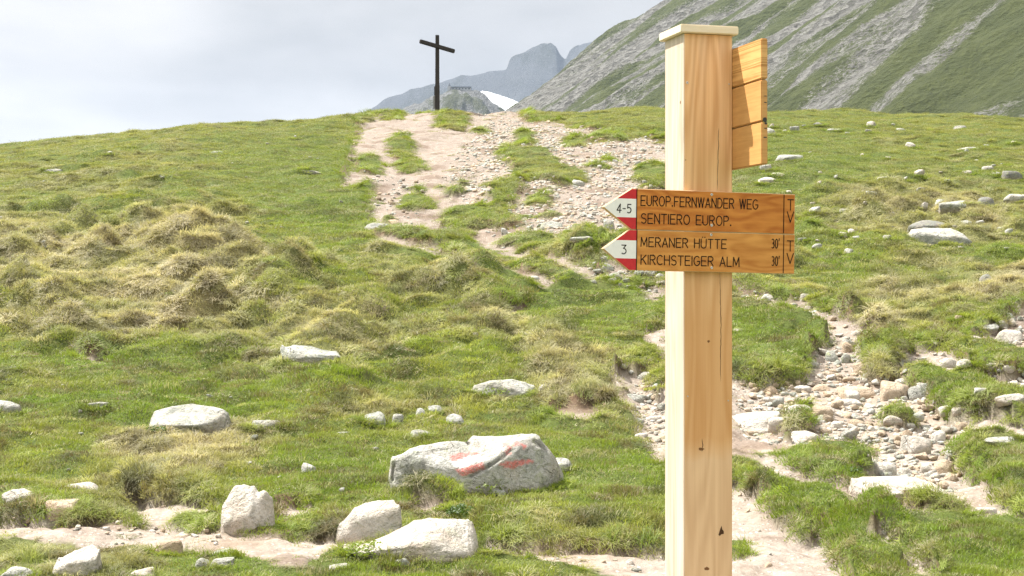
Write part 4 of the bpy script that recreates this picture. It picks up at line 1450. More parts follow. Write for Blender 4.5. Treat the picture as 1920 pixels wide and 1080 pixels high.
# the boulder with the trail blaze
place_rock(882, 926, 352, 98, M_blaze, 'broad grey boulder with a faded red and white trail blaze painted on it', 'boulder', name='painted_boulder', seed=31, level=6, planes=22, deep=0.50, rough=0.05, tilt=0.60,
           prof=[(722, 868), (727, 855), (745, 844), (790, 831), (830, 826), (872, 825), (884, 818), (930, 816), (975, 811), (1010, 812), (1022, 822), (1040, 842), (1052, 864)],
           grooves=[([(797, 858), (795, 872), (800, 890), (797, 912), (803, 930)], 3.2, .022), ([(882, 893), (905, 880), (930, 866), (948, 852), (958, 842)], 2.6, .022), ([(739, 868), (737, 885), (736, 900)], 2.4, .02),
                    ([(1000, 826), (1012, 834), (1022, 842)], 2.6, .02), ([(797, 852), (812, 846), (840, 842)], 3.0, .012), ([(970, 852), (980, 862)], 2.0, .015), ([(874, 826), (878, 832)], 2.5, .02)],
           paint={'paint_white': [[(848, 866), (858, 862), (897, 851), (903, 858), (907, 864), (880, 872), (857, 880)]],
                  'paint_red': [[(857, 881), (880, 873), (908, 866), (911, 876), (890, 885), (868, 894), (856, 888)], [(843, 856), (858, 850), (896, 848), (896, 851), (858, 862), (848, 866)],
                                ([(946, 832), (955, 838), (950, 848), (955, 852)], 2.6), ([(966, 832), (986, 837)], 3), [(934, 868), (960, 864), (980, 862), (1000, 861), (998, 868), (978, 872), (962, 879), (940, 874)]]})
# large stones of the lower meadow
place_rock(776, 1048, 290, 78, 's', 'long bleached granite boulder bulging over the near edge of the dirt path', 'boulder', seed=12, level=6, deep=0.6, rough=0.04, tilt=0.6,
           prof=[(652, 1034), (680, 1020), (720, 1002), (742, 990), (770, 976), (800, 971), (850, 974), (872, 976), (892, 986), (910, 995), (917, 1024)])
place_rock(692, 1012, 140, 74, 's', 'rounded cream boulder behind the dirt path, touching the long bleached boulder', 'boulder', seed=44, level=5, deep=0.6, rough=0.04, tilt=0.5,
           prof=[(620, 994), (640, 975), (660, 952), (680, 943), (705, 938), (735, 937), (750, 945), (757, 958), (762, 985)])
place_rock(459, 1004, 118, 96, 's', 'tall boulder with a notched pale top and tan foot standing at the path edge', 'boulder', seed=63, level=5, deep=0.65, rough=0.05,
           prof=[(400, 985), (408, 955), (424, 925), (434, 912), (450, 909), (470, 913), (478, 922), (492, 919), (508, 926), (515, 945), (517, 980)])
place_rock(113, 978, 64, 37, 't', 'rounded tan boulder sitting alone on the gravel shoulder of the path', 'boulder', seed=9, level=5, deep=0.8, rough=0.03, planes=6)
place_rock(140, 1082, 100, 58, 's', 'angular cream boulder with a ridged top in the turf below the path', 'boulder', seed=77, level=5, deep=0.7,
           prof=[(90, 1062), (100, 1048), (125, 1034), (142, 1028), (160, 1022), (172, 1024), (188, 1036), (190, 1050)])
place_rock(347, 811, 168, 52, 'p', 'large flat-topped pale boulder alone in the middle turf', 'boulder', seed=15, level=5, deep=0.7, rough=0.035, tilt=0.7,
           prof=[(262, 785), (272, 771), (310, 761), (345, 757), (385, 761), (420, 766), (432, 780)])
place_rock(577, 683, 120, 34, 'l', 'long lichen-spotted boulder half sunk in tussock grass', 'boulder', seed=5, level=5, deep=0.6,
           prof=[(516, 670), (522, 655), (545, 648), (575, 650), (600, 657), (625, 661), (637, 672)])
place_rock(944, 744, 130, 33, 'p', 'long pale boulder with a humped back above the painted boulder', 'boulder', seed=18, level=5, deep=0.5,
           prof=[(880, 738), (890, 722), (920, 713), (960, 711), (985, 717), (1000, 725), (1010, 736)])
place_rock(1758, 457, 126, 31, 'p', 'big low pale boulder in the meadow beyond the signpost', 'boulder', seed=23, level=5, deep=0.6,
           prof=[(1695, 452), (1708, 438), (1725, 430), (1750, 427), (1790, 428), (1812, 436), (1824, 447)])
place_rock(1748, 436, 88, 28, 'd', 'rounded grey lichened boulder propped behind the big low pale boulder', 'boulder', seed=29, level=4)
place_rock(1693, 931, 176, 32, 's', 'wide bleached slab at the lower end of the stony stream bed', 'boulder', seed=52, level=6, deep=0.9, rough=0.03, tilt=0.85,
           prof=[(1603, 918), (1620, 906), (1645, 897), (1720, 893), (1745, 898), (1765, 905), (1782, 920)])
place_rock(1425, 812, 110, 40, 's', 'large flat bleached slab between the signpost and the loose stones', 'boulder', seed=57, level=6, deep=0.9, rough=0.03, tilt=0.85,
           prof=[(1368, 786), (1390, 776), (1430, 770), (1465, 768), (1482, 786), (1484, 800)])

R = [
    # left foreground
    (28, 942, 66, 30, 's', 'cream rock half sunk in turf at the picture edge above the path'),
    (150, 921, 64, 22, 's', 'flat cream rock capping a grassy hump above the rounded tan boulder'),
    (92, 969, 30, 13, 's', 'low cream rock just beside the rounded tan boulder'),
    (28, 1084, 64, 22, 'p', 'pale flat rock cut by the bottom corner of the picture'),
    (312, 1040, 56, 36, 't', 'tan wedge-shaped rock on the lower edge of the path'),
    (340, 1008, 30, 10, 't', 'small flat tan rock on the path gravel before the tall notched boulder'),
    (378, 1068, 40, 30, 'p', 'upright grey-white rock, first of three close together below the path'),
    (421, 1042, 50, 16, 'l', 'thin slanted rock behind two pale ones, below the path'),
    (416, 1064, 46, 22, 'p', 'smooth white oval rock, lowest of three close together below the path'),
    (262, 1084, 50, 22, 's', 'cream rock just showing at the bottom edge of the turf'),
    (751, 1064, 38, 20, 'l', 'small rough rock in leafy turf below the long bleached boulder'),
    (637, 1070, 50, 15, 'p', 'thin flat rock lying in turf near the bottom edge'),
    (1045, 884, 66, 28, 'p', 'wedge-shaped grey rock leaning against the painted boulder'),
    (1003, 898, 50, 17, 'p', 'low pale rock between the painted boulder and the wedge-shaped rock'),
    (932, 935, 44, 23, 'l', 'small rough rock below the painted boulder among leafy plants'),
    (495, 802, 62, 17, 'p', 'low pale hump of rock beside the large flat-topped boulder'),
    (10, 775, 50, 33, 'p', 'pale rock cut off by the picture edge in the middle turf'),
    (181, 766, 44, 15, 'p', 'small pale rock uphill from the large flat-topped boulder'),
    (1026, 730, 34, 15, 'p', 'small pale rock touching the humped boulder'),
    (700, 797, 50, 25, 'l', 'rough pale rock, first in the row above the painted boulder'),
    (745, 792, 23, 21, 'p', 'small upright rock, second in the row above the painted boulder'),
    (789, 783, 25, 23, 'p', 'small round rock, third in the row above the painted boulder'),
    (817, 775, 32, 20, 'l', 'slanted rock, fourth in the row above the painted boulder'),
    (852, 798, 38, 25, 'p', 'leaning grey-white rock, last in the row above the painted boulder'),
    (789, 822, 48, 20, 'l', 'low slanted rock just above the painted boulder'),
    (577, 886, 30, 20, 'p', 'lone white rock in turf above the dirt path'),
    (641, 817, 30, 9, 'p', 'tiny flat pale rock in turf above the painted boulder'),
    (1212, 714, 34, 20, 'p', 'long white rock lying in the gully close to the post'),
    (1192, 754, 38, 18, 'p', 'slanted white slab on the bank of the gully close to the post'),
    (1228, 790, 34, 14, 's', 'flat pale rock on the gully floor close to the post'),
    (1203, 818, 34, 8, 's', 'thin white rock at the mouth of the gully'),
    # upper slope
    (405, 289, 32, 8, 'l', 'lichened rock high on the far slope below the skyline'),
    (97, 325, 36, 10, 'p', 'long pale rock high on the far slope, near the picture edge'),
    (585, 327, 42, 10, 'p', 'pale rock with dark turf under it high on the slope'),
    (707, 427, 48, 13, 'l', 'green-grey rock at the lower corner of the eroded slope'),
    (739, 421, 30, 14, 't', 'buff rock at the lower corner of the eroded slope'),
    (1033, 429, 44, 18, 'l', 'smooth grey oval rock on the scree below the cross'),
    (947, 440, 15, 17, 'p', 'small upright pointed rock on the scree'),
    (1093, 456, 46, 11, 'l', 'long flat grey rock on a turf hump near the sign tips'),
    (1027, 363, 21, 11, 's', 'blocky white rock at the foot of a turf island'),
    (1083, 350, 28, 17, 'p', 'grey rock at the corner of the largest turf island'),
    (1143, 432, 22, 30, 'p', 'pale upright rock right behind the upper arrow tip'),
    (1133, 491, 20, 17, 'p', 'rounded pale rock just below the lower arrow tip'),
    (1139, 508, 26, 18, 'l', 'shaded rock, second below the lower arrow tip'),
    (1154, 525, 32, 17, 'l', 'broad rock, third below the lower arrow tip'),
    (1222, 522, 26, 18, 'p', 'pale rock between the lower arrow board and the post'),
    (1190, 542, 34, 10, 's', 'white flat rock on the path edge under the lower arrow board'),
    (1112, 531, 15, 8, 'p', 'tiny white rock in turf under the lower arrow tip'),
    (1001, 524, 24, 8, 'p', 'small flat white rock on the branching path'),
    (889, 628, 16, 7, 'p', 'lone tiny white rock in the tussock field'),
    (1160, 621, 20, 6, 'p', 'thin white rock in turf near the top of the gully'),
    (573, 200, 1, 1, 'x', ''),
    # meadow on the far side of the post
    (1803, 397, 78, 23, 'l', 'broad pale-backed boulder, middle one of three touching boulders'),
    (1771, 380, 32, 11, 'l', 'low rock at the uphill end of three touching boulders'),
    (1849, 389, 40, 24, 'd', 'dark grey block at the lower end of three touching boulders'),
    (1911, 382, 44, 22, 'p', 'white rock cut by the picture edge beside the three touching boulders'),
    (1903, 338, 40, 23, 'd', 'craggy dark rock near the picture edge in the upper meadow'),
    (1440, 344, 34, 14, 's', 'pale flat rock beyond the boards on the side of the post'),
    (1463, 330, 34, 9, 's', 'thin pale slab lying just behind another pale flat rock'),
    (1483, 302, 50, 15, 'l', 'arched rock with turf on its back in the upper meadow'),
    (1446, 254, 24, 20, 'p', 'rounded pale rock peeping out beside the jutting boards'),
    (1818, 281, 44, 8, 'p', 'long thin pale slab in the upper meadow'),
    (1813, 329, 24, 12, 's', 'white block in the upper meadow uphill of the dark block'),
    (1854, 321, 24, 13, 'p', 'pale rock upslope beside the craggy dark rock'),
    (1869, 328, 22, 8, 'p', 'small low pale rock between a pale rock and the craggy dark rock'),
    (1817, 421, 34, 9, 'l', 'low grey-green rock above the big low pale boulder'),
    (1658, 337, 26, 9, 'p', 'small white rock alone in the middle of the upper meadow'),
    (1690, 247, 30, 10, 'p', 'pale rock close under the crest of the meadow'),
    (1803, 243, 24, 12, 'p', 'pointed pale rock close under the crest of the meadow'),
    (1535, 236, 20, 10, 'd', 'dark small rock under the crest beyond the jutting boards'),
    (1567, 246, 30, 7, 'l', 'thin lichened slab under the crest beyond the jutting boards'),
    (1511, 566, 26, 22, 'p', 'squarish white-grey block standing on turf at the top of the stream bed'),
    (1850, 531, 26, 20, 'd', 'brownish rock set in the bank at the edge of the tussocks'),
    (1580, 444, 20, 11, 's', 'white rock in turf beyond the free end of the arrow boards'),
    (1507, 456, 22, 13, 'd', 'grey rock just beyond the free end of the arrow boards'),
    # stream bed
    (1611, 752, 72, 34, 't', 'leftmost of three big tan boulders in a row across the stream bed'),
    (1682, 750, 64, 44, 't', 'middle, tallest of three big boulders in a row across the stream bed'),
    (1734, 746, 58, 37, 'p', 'pale undercut boulder ending the row of three across the stream bed'),
    (1621, 699, 42, 28, 't', 'tan rock jammed under the turf hump in the stream bed'),
    (1561, 679, 26, 25, 'l', 'round grey rock on the sandy upper stream bed'),
    (1528, 691, 21, 19, 'p', 'small pale cobble on sand at the bank of the upper stream bed'),
    (1594, 661, 26, 26, 't', 'upright brownish rock at the head of the turf hump'),
    (1587, 681, 22, 24, 'p', 'pale rock leaning on the upright brownish rock'),
    (1779, 690, 34, 27, 's', 'cream boulder at the bank, paired with a longer one'),
    (1812, 689, 38, 21, 's', 'long cream boulder beside the cream boulder at the bank'),
    (1541, 734, 34, 18, 't', 'pinkish tan rock at the upper rim of the loose stones'),
    (1447, 741, 28, 20, 't', 'orange-brown angular rock on red earth near the post'),
    (1455, 754, 42, 12, 's', 'low white rock on the ground before the orange-brown angular rock'),
    (1542, 784, 46, 32, 't', 'buff angular boulder beside the small turf patch in the loose stones'),
    (1585, 762, 64, 18, 's', 'long flat cream rock in front of the leftmost of three big tan boulders'),
    (1502, 772, 44, 14, 's', 'flat cream rock above the small turf patch'),
    (1527, 798, 34, 18, 's', 'cream rock, below the small turf patch in the loose stones'),
    (1513, 828, 56, 30, 's', 'tilted white slab below the small turf patch'),
    (1607, 804, 34, 23, 't', 'rounded stone with a dark hollow under it among the loose stones'),
    (1570, 804, 24, 18, 's', 'round cream stone in the middle of the loose stones'),
    (1676, 792, 36, 15, 's', 'pale flat stone in the middle of the loose stones'),
    (1721, 850, 60, 42, 's', 'large pale block rising from the loose stones above the wide slab'),
    (1762, 830, 28, 29, 's', 'bright rounded stone beside the large pale block'),
    (1808, 805, 33, 22, 't', 'round tan cobble on bare sand near the turf'),
    (1797, 785, 22, 15, 's', 'small pale cobble above the round tan cobble'),
    (1867, 809, 30, 17, 's', 'pale cobble with a flat top on bare sand near the turf'),
    (1773, 888, 40, 34, 't', 'brown faceted boulder just above the end of the wide slab'),
    (1742, 890, 38, 24, 's', 'cream stone, wedged between others above the wide slab'),
    (1703, 892, 32, 21, 's', 'cream stone in the row just above the middle of the wide slab'),
    (1664, 892, 52, 34, 's', 'broad cream stone at the start of the row above the wide slab'),
    (1786, 902, 32, 17, 't', 'small tan wedge beside the brown faceted boulder'),
    (1852, 970, 48, 26, 's', 'rounded cream rock on the lower footpath beyond the wide slab'),
    (1888, 831, 74, 14, 'p', 'long thin pale slab lying in turf at the picture edge'),
    (1845, 742, 32, 15, 'p', 'pointed white rock in turf above the bare sand'),
    (1898, 750, 56, 17, 's', 'low white rock at the picture edge in turf above the bare sand'),
    (1893, 709, 32, 16, 's', 'white rock in the side channel near the picture edge'),
    (1858, 702, 46, 16, 's', 'bright flat rock in the side channel beside the cream boulders'),
    (1895, 604, 28, 22, 'l', 'grey rock at the top of the side channel'),
    (1880, 616, 34, 17, 'p', 'pale rounded rock, second in the chain of the side channel'),
    (1855, 628, 42, 18, 'p', 'broad pale rock, third in the chain of the side channel'),
    (1893, 643, 54, 30, 's', 'large white rock in the middle of the side channel'),
    (1830, 642, 36, 14, 's', 'white rock at the turf edge of the side channel'),
    (1660, 657, 26, 9, 's', 'thin white rock on top of the turf hump in the stream bed'),
    (1611, 630, 32, 13, 's', 'pale flat rock in the narrow upper stream bed'),
    (1443, 561, 26, 12, 's', 'pale rock on the thin path beyond the post'),
    (1390, 621, 34, 7, 's', 'thin white rock at the very edge of the post'),
    (1803, 598, 24, 10, 't', 'small tan rock under the dark tussocks'),
    (1442, 1064, 17, 14, 't', 'lone small stone on the bare ground near the foot of the post'),
]
for cx, by, w, h, k, lab in R:
    if k == 'x':
        continue
    place_rock(cx, by, w, h, k, lab)

# stones one can count but not tell apart: shared shapes, one group per patch of ground
SMALL = []
for s in range(12):
    co, f = rock_shape(900 + s, 3, planes=8, rough=0.09, k=34)
    me = mesh_np('stone', co * np.array([.5, .40, .26 + .02 * (s % 4)]), f)
    fattr(me, 'foot', np.clip(-co[:, 2] * 1.2, 0, 1) * .6)
    SMALL.append(me)
SM = {}
for k_, m_ in RM.items():
    SM[k_] = []
    for me in SMALL:
        c = me.copy(); c.materials.append(m_); SM[k_].append(c)


LAND = [(888, 880, 'the painted boulder'), (347, 785, 'the large flat-topped boulder'), (577, 668, 'the long lichen-spotted boulder'), (944, 728, 'the humped pale boulder'), (1758, 442, 'the big low pale boulder'),
        (1803, 385, 'the three touching boulders'), (1849, 300, 'the long thin slab in the upper meadow'), (1903, 328, 'the craggy dark rock'), (1483, 295, 'the arched turf-backed rock'), (1440, 336, 'the paired pale slabs near the jutting boards'),
        (1446, 245, 'the rounded rock beside the jutting boards'), (1580, 438, 'the white rock past the board ends'), (1658, 333, 'the lone white rock in mid meadow'), (1690, 240, 'the pale rock close under the crest'),
        (1535, 232, 'the small dark rock under the crest'), (405, 286, 'the lichened rock below the skyline'), (97, 320, 'the long pale rock high on the far slope'), (585, 322, 'the pale rock on dark turf'),
        (459, 955, 'the tall notched boulder'), (113, 960, 'the rounded tan boulder'), (577, 876, 'the lone white rock above the dirt path'), (180, 760, 'the small pale rock above the flat-topped boulder'),
        (1618, 385, 'the middle of the open meadow slope'), (205, 400, 'the tussocky far slope'), (620, 345, 'the trail on the far slope'), (265, 905, 'the broken turf bank')]
used_labels = set()


def near_label(px, py, sz, k):
    tone = dict(p='pale', l='lichened', s='cream', t='tan', d='dark')[k]
    size = 'tiny' if sz < 9 else 'small' if sz < 14 else 'low'
    best = sorted(LAND, key=lambda L: math.hypot(px - L[0], (py - L[1]) * 1.6))[:4]
    opts = []
    for lx, ly, nm in best:
        dx, dy = px - lx, (py - ly) * 1.6
        dist = math.hypot(dx, dy)
        rel = ('uphill of' if dy < 0 else 'downhill of') if abs(dy) > abs(dx) else ('on the cross side of' if dx < 0 else 'on the side away from the cross of')
        if lx < 820 and abs(dy) <= abs(dx):
            rel = 'on the cross side of' if dx > 0 else 'on the side away from the cross of'
        pre = 'close' if dist < 60 else 'some way' if dist < 150 else 'far'
        opts.append('%s %s rock %s %s %s' % (size, tone, pre, rel, nm))
    for o_ in opts:
        if o_ not in used_labels and len(o_.split()) <= 16:
            used_labels.add(o_)
            return o_
    return None


def stones(n, pts, szr, kinds, label, group, sink=0.25, mind=0.6, near=False):
    xs = [p[0] for p in pts]; ys = [p[1] for p in pts]
    done = []
    tries = 0
    while len(done) < n and tries < n * 60:
        tries += 1
        px, py = random.uniform(min(xs), max(xs)), random.uniform(min(ys), max(ys))
        if not in_poly(np.array([px]), np.array([py]), pts)[0]:
            continue
        sz = szr[0] * (szr[1] / szr[0]) ** (random.random() ** 1.6)
        if any(math.hypot(px - a, (py - b) * 2) < (sz + c) * mind for a, b, c in done):
            continue
        x, y, z = hit(px, py)
        W = sz * y / F
        if any(abs(x - rx) < (ax + W * .4) and abs(y - ry) < (ay + W * .4) for rx, ry, ax, ay in ROCK_XY):
            continue
        if group[1] and sample(BARE, np.array([x / y]), np.array([y]))[0] < 0.5:
            continue
        done.append((px, py, sz))
        kk = random.choice(kinds)
        o = link('rock' if near else 'stone', random.choice(SM[kk]), (), loc=(x, y, z + W * .34 * (1 - 2 * sink)), rot=(random.uniform(-.3, .3), random.uniform(-.3, .3), random.uniform(0, 6.28)))
        k = random.uniform(.8, 1.15)
        o.scale = (W * k, W * random.uniform(.8, 1.1), W * random.uniform(.75, 1.3))
        tag(o, (near_label(px, py, sz, kk) if near else None) or label, 'rock' if near else 'stone', group[0])
        if W > .06:
            ROCK_XY.append((x, y, W * .4, W * .4))


stones(100, [(1480, 720), (1560, 700), (1640, 700), (1780, 770), (1830, 780), (1800, 830), (1780, 900), (1640, 895), (1625, 850), (1560, 818), (1420, 800), (1400, 730)], (14, 50), 'sstttpl',
       'pale loose stone among many in the dry stream bed', ('loose stones of the dry stream bed', True), mind=0.42)
stones(26, [(1390, 545), (1500, 560), (1600, 610), (1700, 660), (1780, 665), (1700, 700), (1520, 690), (1560, 640), (1480, 590)], (10, 26), 'sstp',
       'small pale stone in the narrow upper stream bed', ('stones of the upper stream bed', True))
stones(16, [(1815, 645), (1890, 600), (1925, 600), (1925, 740), (1840, 700)], (10, 26), 'ssp', 'small white stone in the side channel near the picture edge', ('stones of the side channel', True))
stones(14, [(1165, 690), (1245, 690), (1245, 850), (1210, 810)], (9, 24), 'ssp', 'small pale stone on the floor of the gully beside the post', ('stones in the gully', True))
stones(52, [(880, 225), (1050, 232), (1250, 275), (1250, 370), (1170, 440), (1110, 480), (930, 440), (860, 400), (820, 330), (880, 280)], (7, 14), 'stlp',
       'small pale stone on the eroded scree below the cross', ('scree stones below the cross', True))
stones(18, [(1110, 495), (1240, 520), (1240, 555), (1130, 530)], (10, 24), 'spl', 'small stone in the rubble under the arrow tips', ('rubble under the arrow boards', False))
stones(12, [(700, 330), (800, 345), (800, 400), (700, 400)], (8, 14), 'st', 'small stone on the bare slope beside the trail to the cross', ('stones beside the upper trail', True))
stones(58, [(1400, 225), (1900, 240), (1915, 480), (1500, 480), (1400, 330)], (9, 25), 'ppls', 'small pale rock scattered in the upper meadow turf', ('small rocks of the upper meadow', False), sink=.2, near=True)
stones(20, [(0, 300), (640, 240), (640, 420), (0, 480)], (6, 12), 'pl', 'tiny pale rock on the far grassy slope', ('tiny rocks of the far slope', False), sink=.25, near=True)
stones(16, [(0, 960), (160, 975), (400, 995), (420, 1010), (200, 1004), (0, 978)], (9, 20), 'sst', 'small cream stone on the gravel edge of the bottom path', ('gravel edge stones', True))
stones(18, [(20, 700), (700, 760), (1100, 860), (600, 930), (100, 900)], (8, 18), 'pl', 'small pale rock lying in the lower turf', ('small rocks of the lower turf', False), sink=.25, near=True)
# ---------------------------------------------------------------- grass, gravel and leafy plants
def blade_mesh(name, blades, seg=3):
    """blades: (x, y, ang, lean, length, width, droop)"""
    co, fc, al, bl = [], [], [], []
    for (x, y, a, lean, L_, w, droop, yaw) in blades:
        b0 = len(co)
        dx, dy = math.cos(a), math.sin(a)
        sx_, sy_ = math.cos(yaw) * w / 2, math.sin(yaw) * w / 2
        px, py, pz = x, y, -0.008
        th = lean
        v_ = random.random()
        for k in range(seg + 1):
            t_ = k / seg
            ww = (1 - t_ ** 1.6) if k < seg else 0.0
            if k == seg:
                co.append((px, py, pz)); al.append(1.0); bl.append(v_)
            else:
                co.append((px - sx_ * ww, py - sy_ * ww, pz)); co.append((px + sx_ * ww, py + sy_ * ww, pz))
                al += [t_, t_]; bl += [v_, v_]
            st = L_ / seg
            px += dx * math.sin(th) * st; py += dy * math.sin(th) * st; pz += math.cos(th) * st
            th += droop / seg
        for k in range(seg - 1):
            i = b0 + 2 * k
            fc.append((i, i + 1, i + 3)); fc.append((i, i + 3, i + 2))
        i = b0 + 2 * (seg - 1)
        fc.append((i, i + 1, i + 2))
    me = mesh_np(name, co, fc)
    fattr(me, 'along', al); fattr(me, 'blade', bl)
    return me


def lawn(seed, n, r, h0, h1, w, lean=.5):
    random.seed(seed)
    out = []
    for _ in range(n):
        rr = r * math.sqrt(random.random()); a = random.uniform(0, 6.283)
        out.append((rr * math.cos(a), rr * math.sin(a), random.uniform(0, 6.283), random.uniform(0, lean), random.uniform(h0, h1), w * random.uniform(.7, 1.2), random.uniform(.2, 1.1), random.uniform(-.9, .9)))
    return out


def tussock(seed, n, r, h0, h1, w, droop, comb=0.0):
    random.seed(seed)
    out = []
    for _ in range(n):
        rr = r * math.sqrt(random.random()); a = random.uniform(0, 6.283)
        da = a + random.uniform(-.7, .7)
        # combed downhill, towards the valley
        if random.random() < comb:
            da = -math.pi / 2 + random.uniform(-.9, .9)
        out.append((rr * math.cos(a), rr * math.sin(a), da, .15 + .9 * rr / r * random.random(), random.uniform(h0, h1), w * random.uniform(.7, 1.2), droop * random.uniform(.6, 1.3), da + math.pi / 2 + random.uniform(-.5, .5)))
    return out


def leafy(seed, n, r, h):
    random.seed(seed)
    co, fc = [], []
    for _ in range(n):
        rr = r * math.sqrt(random.random()); a = random.uniform(0, 6.283)
        z = h * random.uniform(.3, 1.0) * (1 - .4 * (rr / r) ** 2)
        c = Vector((rr * math.cos(a), rr * math.sin(a), z))
        s = random.uniform(.010, .018)
        rot = Euler((random.uniform(-.8, .8), random.uniform(-.8, .8), random.uniform(0, 6.28))).to_matrix()
        b0 = len(co)
        for p in ((-1, 0, 0), (-.2, .5, .12), (1, 0, .0), (-.2, -.5, .12)):
            q_ = c + rot @ (Vector(p) * s); co.append(tuple(q_))
        fc.append((b0, b0 + 3, b0 + 2)); fc.append((b0, b0 + 2, b0 + 1))
    me = mesh_np('leaves', co, fc)
    fattr(me, 'along', [0.0] * len(co)); fattr(me, 'blade', [0.2] * len(co))
    return me


M_grass = mat_grass('grass_blades')
protos = []
pc = bpy.data.collections.new('grass_tufts')      # kept out of the scene: only its copies are drawn
for i, (bl) in enumerate([lawn(1, 80, .10, .016, .034, .0045), lawn(2, 80, .10, .02, .042, .0045, .7), lawn(3, 60, .10, .025, .055, .005),
                          tussock(4, 75, .055, .05, .10, .0045, 1.5), tussock(5, 80, .06, .07, .12, .0045, 2.0, .5), tussock(6, 80, .07, .08, .15, .004, 2.3, .65)]):
    me = blade_mesh('tuft', bl); me.materials.append(M_grass)
    o = bpy.data.objects.new('tuft_%d' % i, me); pc.objects.link(o); protos.append(o)
me = leafy(7, 150, .09, .05); me.materials.append(M_grass)
o = bpy.data.objects.new('tuft_6', me); pc.objects.link(o); protos.append(o)


def euler_align(n, spin):
    """euler XYZ of: spin about z, then tilt z onto n"""
    z = n
    t_ = np.stack([np.cos(spin), np.sin(spin), np.zeros_like(spin)], 1)
    x = t_ - z * (t_ * z).sum(1, keepdims=True)
    x /= np.linalg.norm(x, axis=1, keepdims=True)
    y = np.cross(z, x)
    return np.stack([np.arctan2(y[:, 2], z[:, 2]), -np.arcsin(np.clip(x[:, 2], -1, 1)), np.arctan2(x[:, 1], x[:, 0])], 1)


def scatter(name, coll, P, rot, scl, idx, tint=None, label=None):
    me = bpy.data.meshes.new(name)
    me.vertices.add(len(P)); me.vertices.foreach_set('co', P.astype(np.float32).ravel())
    vattr(me, 'rot', rot); vattr(me, 'scl', scl)
    a = me.attributes.new('idx', 'INT', 'POINT'); a.data.foreach_set('value', idx.astype(np.int32))
    if tint is not None:
        a = me.attributes.new('tint', 'FLOAT_COLOR', 'POINT')
        a.data.foreach_set('color', np.concatenate([tint, np.ones((len(P), 1))], 1).astype(np.float32).ravel())
    o = link(name, me)
    ng = bpy.data.node_groups.new(name, 'GeometryNodeTree')
    ng.interface.new_socket('Geometry', in_out='INPUT', socket_type='NodeSocketGeometry')
    ng.interface.new_socket('Geometry', in_out='OUTPUT', socket_type='NodeSocketGeometry')
    gi = ng.nodes.new('NodeGroupInput'); go = ng.nodes.new('NodeGroupOutput')
    ip = ng.nodes.new('GeometryNodeInstanceOnPoints')
    ci = ng.nodes.new('GeometryNodeCollectionInfo')
    ci.inputs['Collection'].default_value = coll
    ci.inputs['Separate Children'].default_value = True
    ci.inputs['Reset Children'].default_value = True
    ip.inputs['Pick Instance'].default_value = True

    def na(nm_, ty):
        n = ng.nodes.new('GeometryNodeInputNamedAttribute'); n.data_type = ty
        n.inputs[0].default_value = nm_
        return n.outputs[0]
    e2r = ng.nodes.new('FunctionNodeEulerToRotation')
    ng.links.new(na('rot', 'FLOAT_VECTOR'), e2r.inputs[0])
    ng.links.new(gi.outputs[0], ip.inputs['Points'])
    ng.links.new(ci.outputs[0], ip.inputs['Instance'])
    ng.links.new(na('idx', 'INT'), ip.inputs['Instance Index'])
    ng.links.new(e2r.outputs[0], ip.inputs['Rotation'])
    ng.links.new(na('scl', 'FLOAT_VECTOR'), ip.inputs['Scale'])
    ng.links.new(ip.outputs[0], go.inputs[0])
    md = o.modifiers.new('scatter', 'NODES'); md.node_group = ng
    tag(o, label, kind='stuff')
    return o


def cells(dens):
    """points on the hillside, dens (NR-1, NC-1) per m2"""
    dq = np.diff(QS)[None, :] * DS[:-1, None]; ddd = np.diff(DS)[:, None]
    lam = dens * dq * ddd
    cnt = RNG.poisson(lam)
    j, i = np.nonzero(cnt)
    rep = cnt[j, i]
    j = np.repeat(j, rep); i = np.repeat(i, rep)
    q = QS[i] + RNG.random(len(i)) * (QS[i + 1] - QS[i]); d = DS[j] + RNG.random(len(j)) * (DS[j + 1] - DS[j])
    return q, d


def off_rocks(x, y, grow=0.0, shr=1.0):
    keep = np.ones(len(x), bool)
    o = np.argsort(y); ys_ = y[o]
    for rx, ry, ax, ay in ROCK_XY:
        a0 = np.searchsorted(ys_, ry - ay - grow); a1 = np.searchsorted(ys_, ry + ay + grow)
        k = o[a0:a1]
        keep[k[((x[k] - rx) / (ax * shr + grow)) ** 2 + ((y[k] - ry) / (ay * shr + grow)) ** 2 < 1]] = False
    return keep


Qc = (Q[:-1, :-1] + Q[1:, 1:]) / 2; Dc = (D[:-1, :-1] + D[1:, 1:]) / 2
mid4 = lambda A: (A[:-1, :-1] + A[1:, :-1] + A[:-1, 1:] + A[1:, 1:]) / 4
Bc = mid4(BARE)
inview = (np.abs(Qc) < 0.47) & (Dc > 6.0) & (Dc < 93)
sfun = lambda d: (np.maximum(d, 8.5) / 8.5) ** 0.66
dens = 430.0 / sfun(Dc) ** 2 * (np.clip(1 - Bc * 1.35, 0, 1) + .10 * sstep(fbm2(Qc * Dc * 1.8, Dc * 1.8, 3, 95), .05, .4) * (Bc > .5)) * inview
dens *= np.where(Dc < 8, .6, 1)
gz_ = np.gradient(Z, axis=0)[:-1, :-1] / np.maximum(np.gradient(DS)[:-1, None], 1e-3); gx_ = np.gradient(Z, axis=1)[:-1, :-1] / np.maximum(np.gradient(QS)[None, :-1] * DS[:-1, None], 1e-3)
dens *= np.sqrt(1 + np.clip(gz_ ** 2 + gx_ ** 2, 0, 12))
q, d = cells(dens)
x = q * d
z = sample(Z, q, d)
keep = off_rocks(x, d, shr=0.86)
q, d, x, z = q[keep], d[keep], x[keep], z[keep]
n = len(q)
dry = sample(DRYN, q, d); grn = sample(GRN, q, d); lift = sample(LIFT, q, d); soil = sample(SOIL, q, d); m0s = sample(m0, q, d)
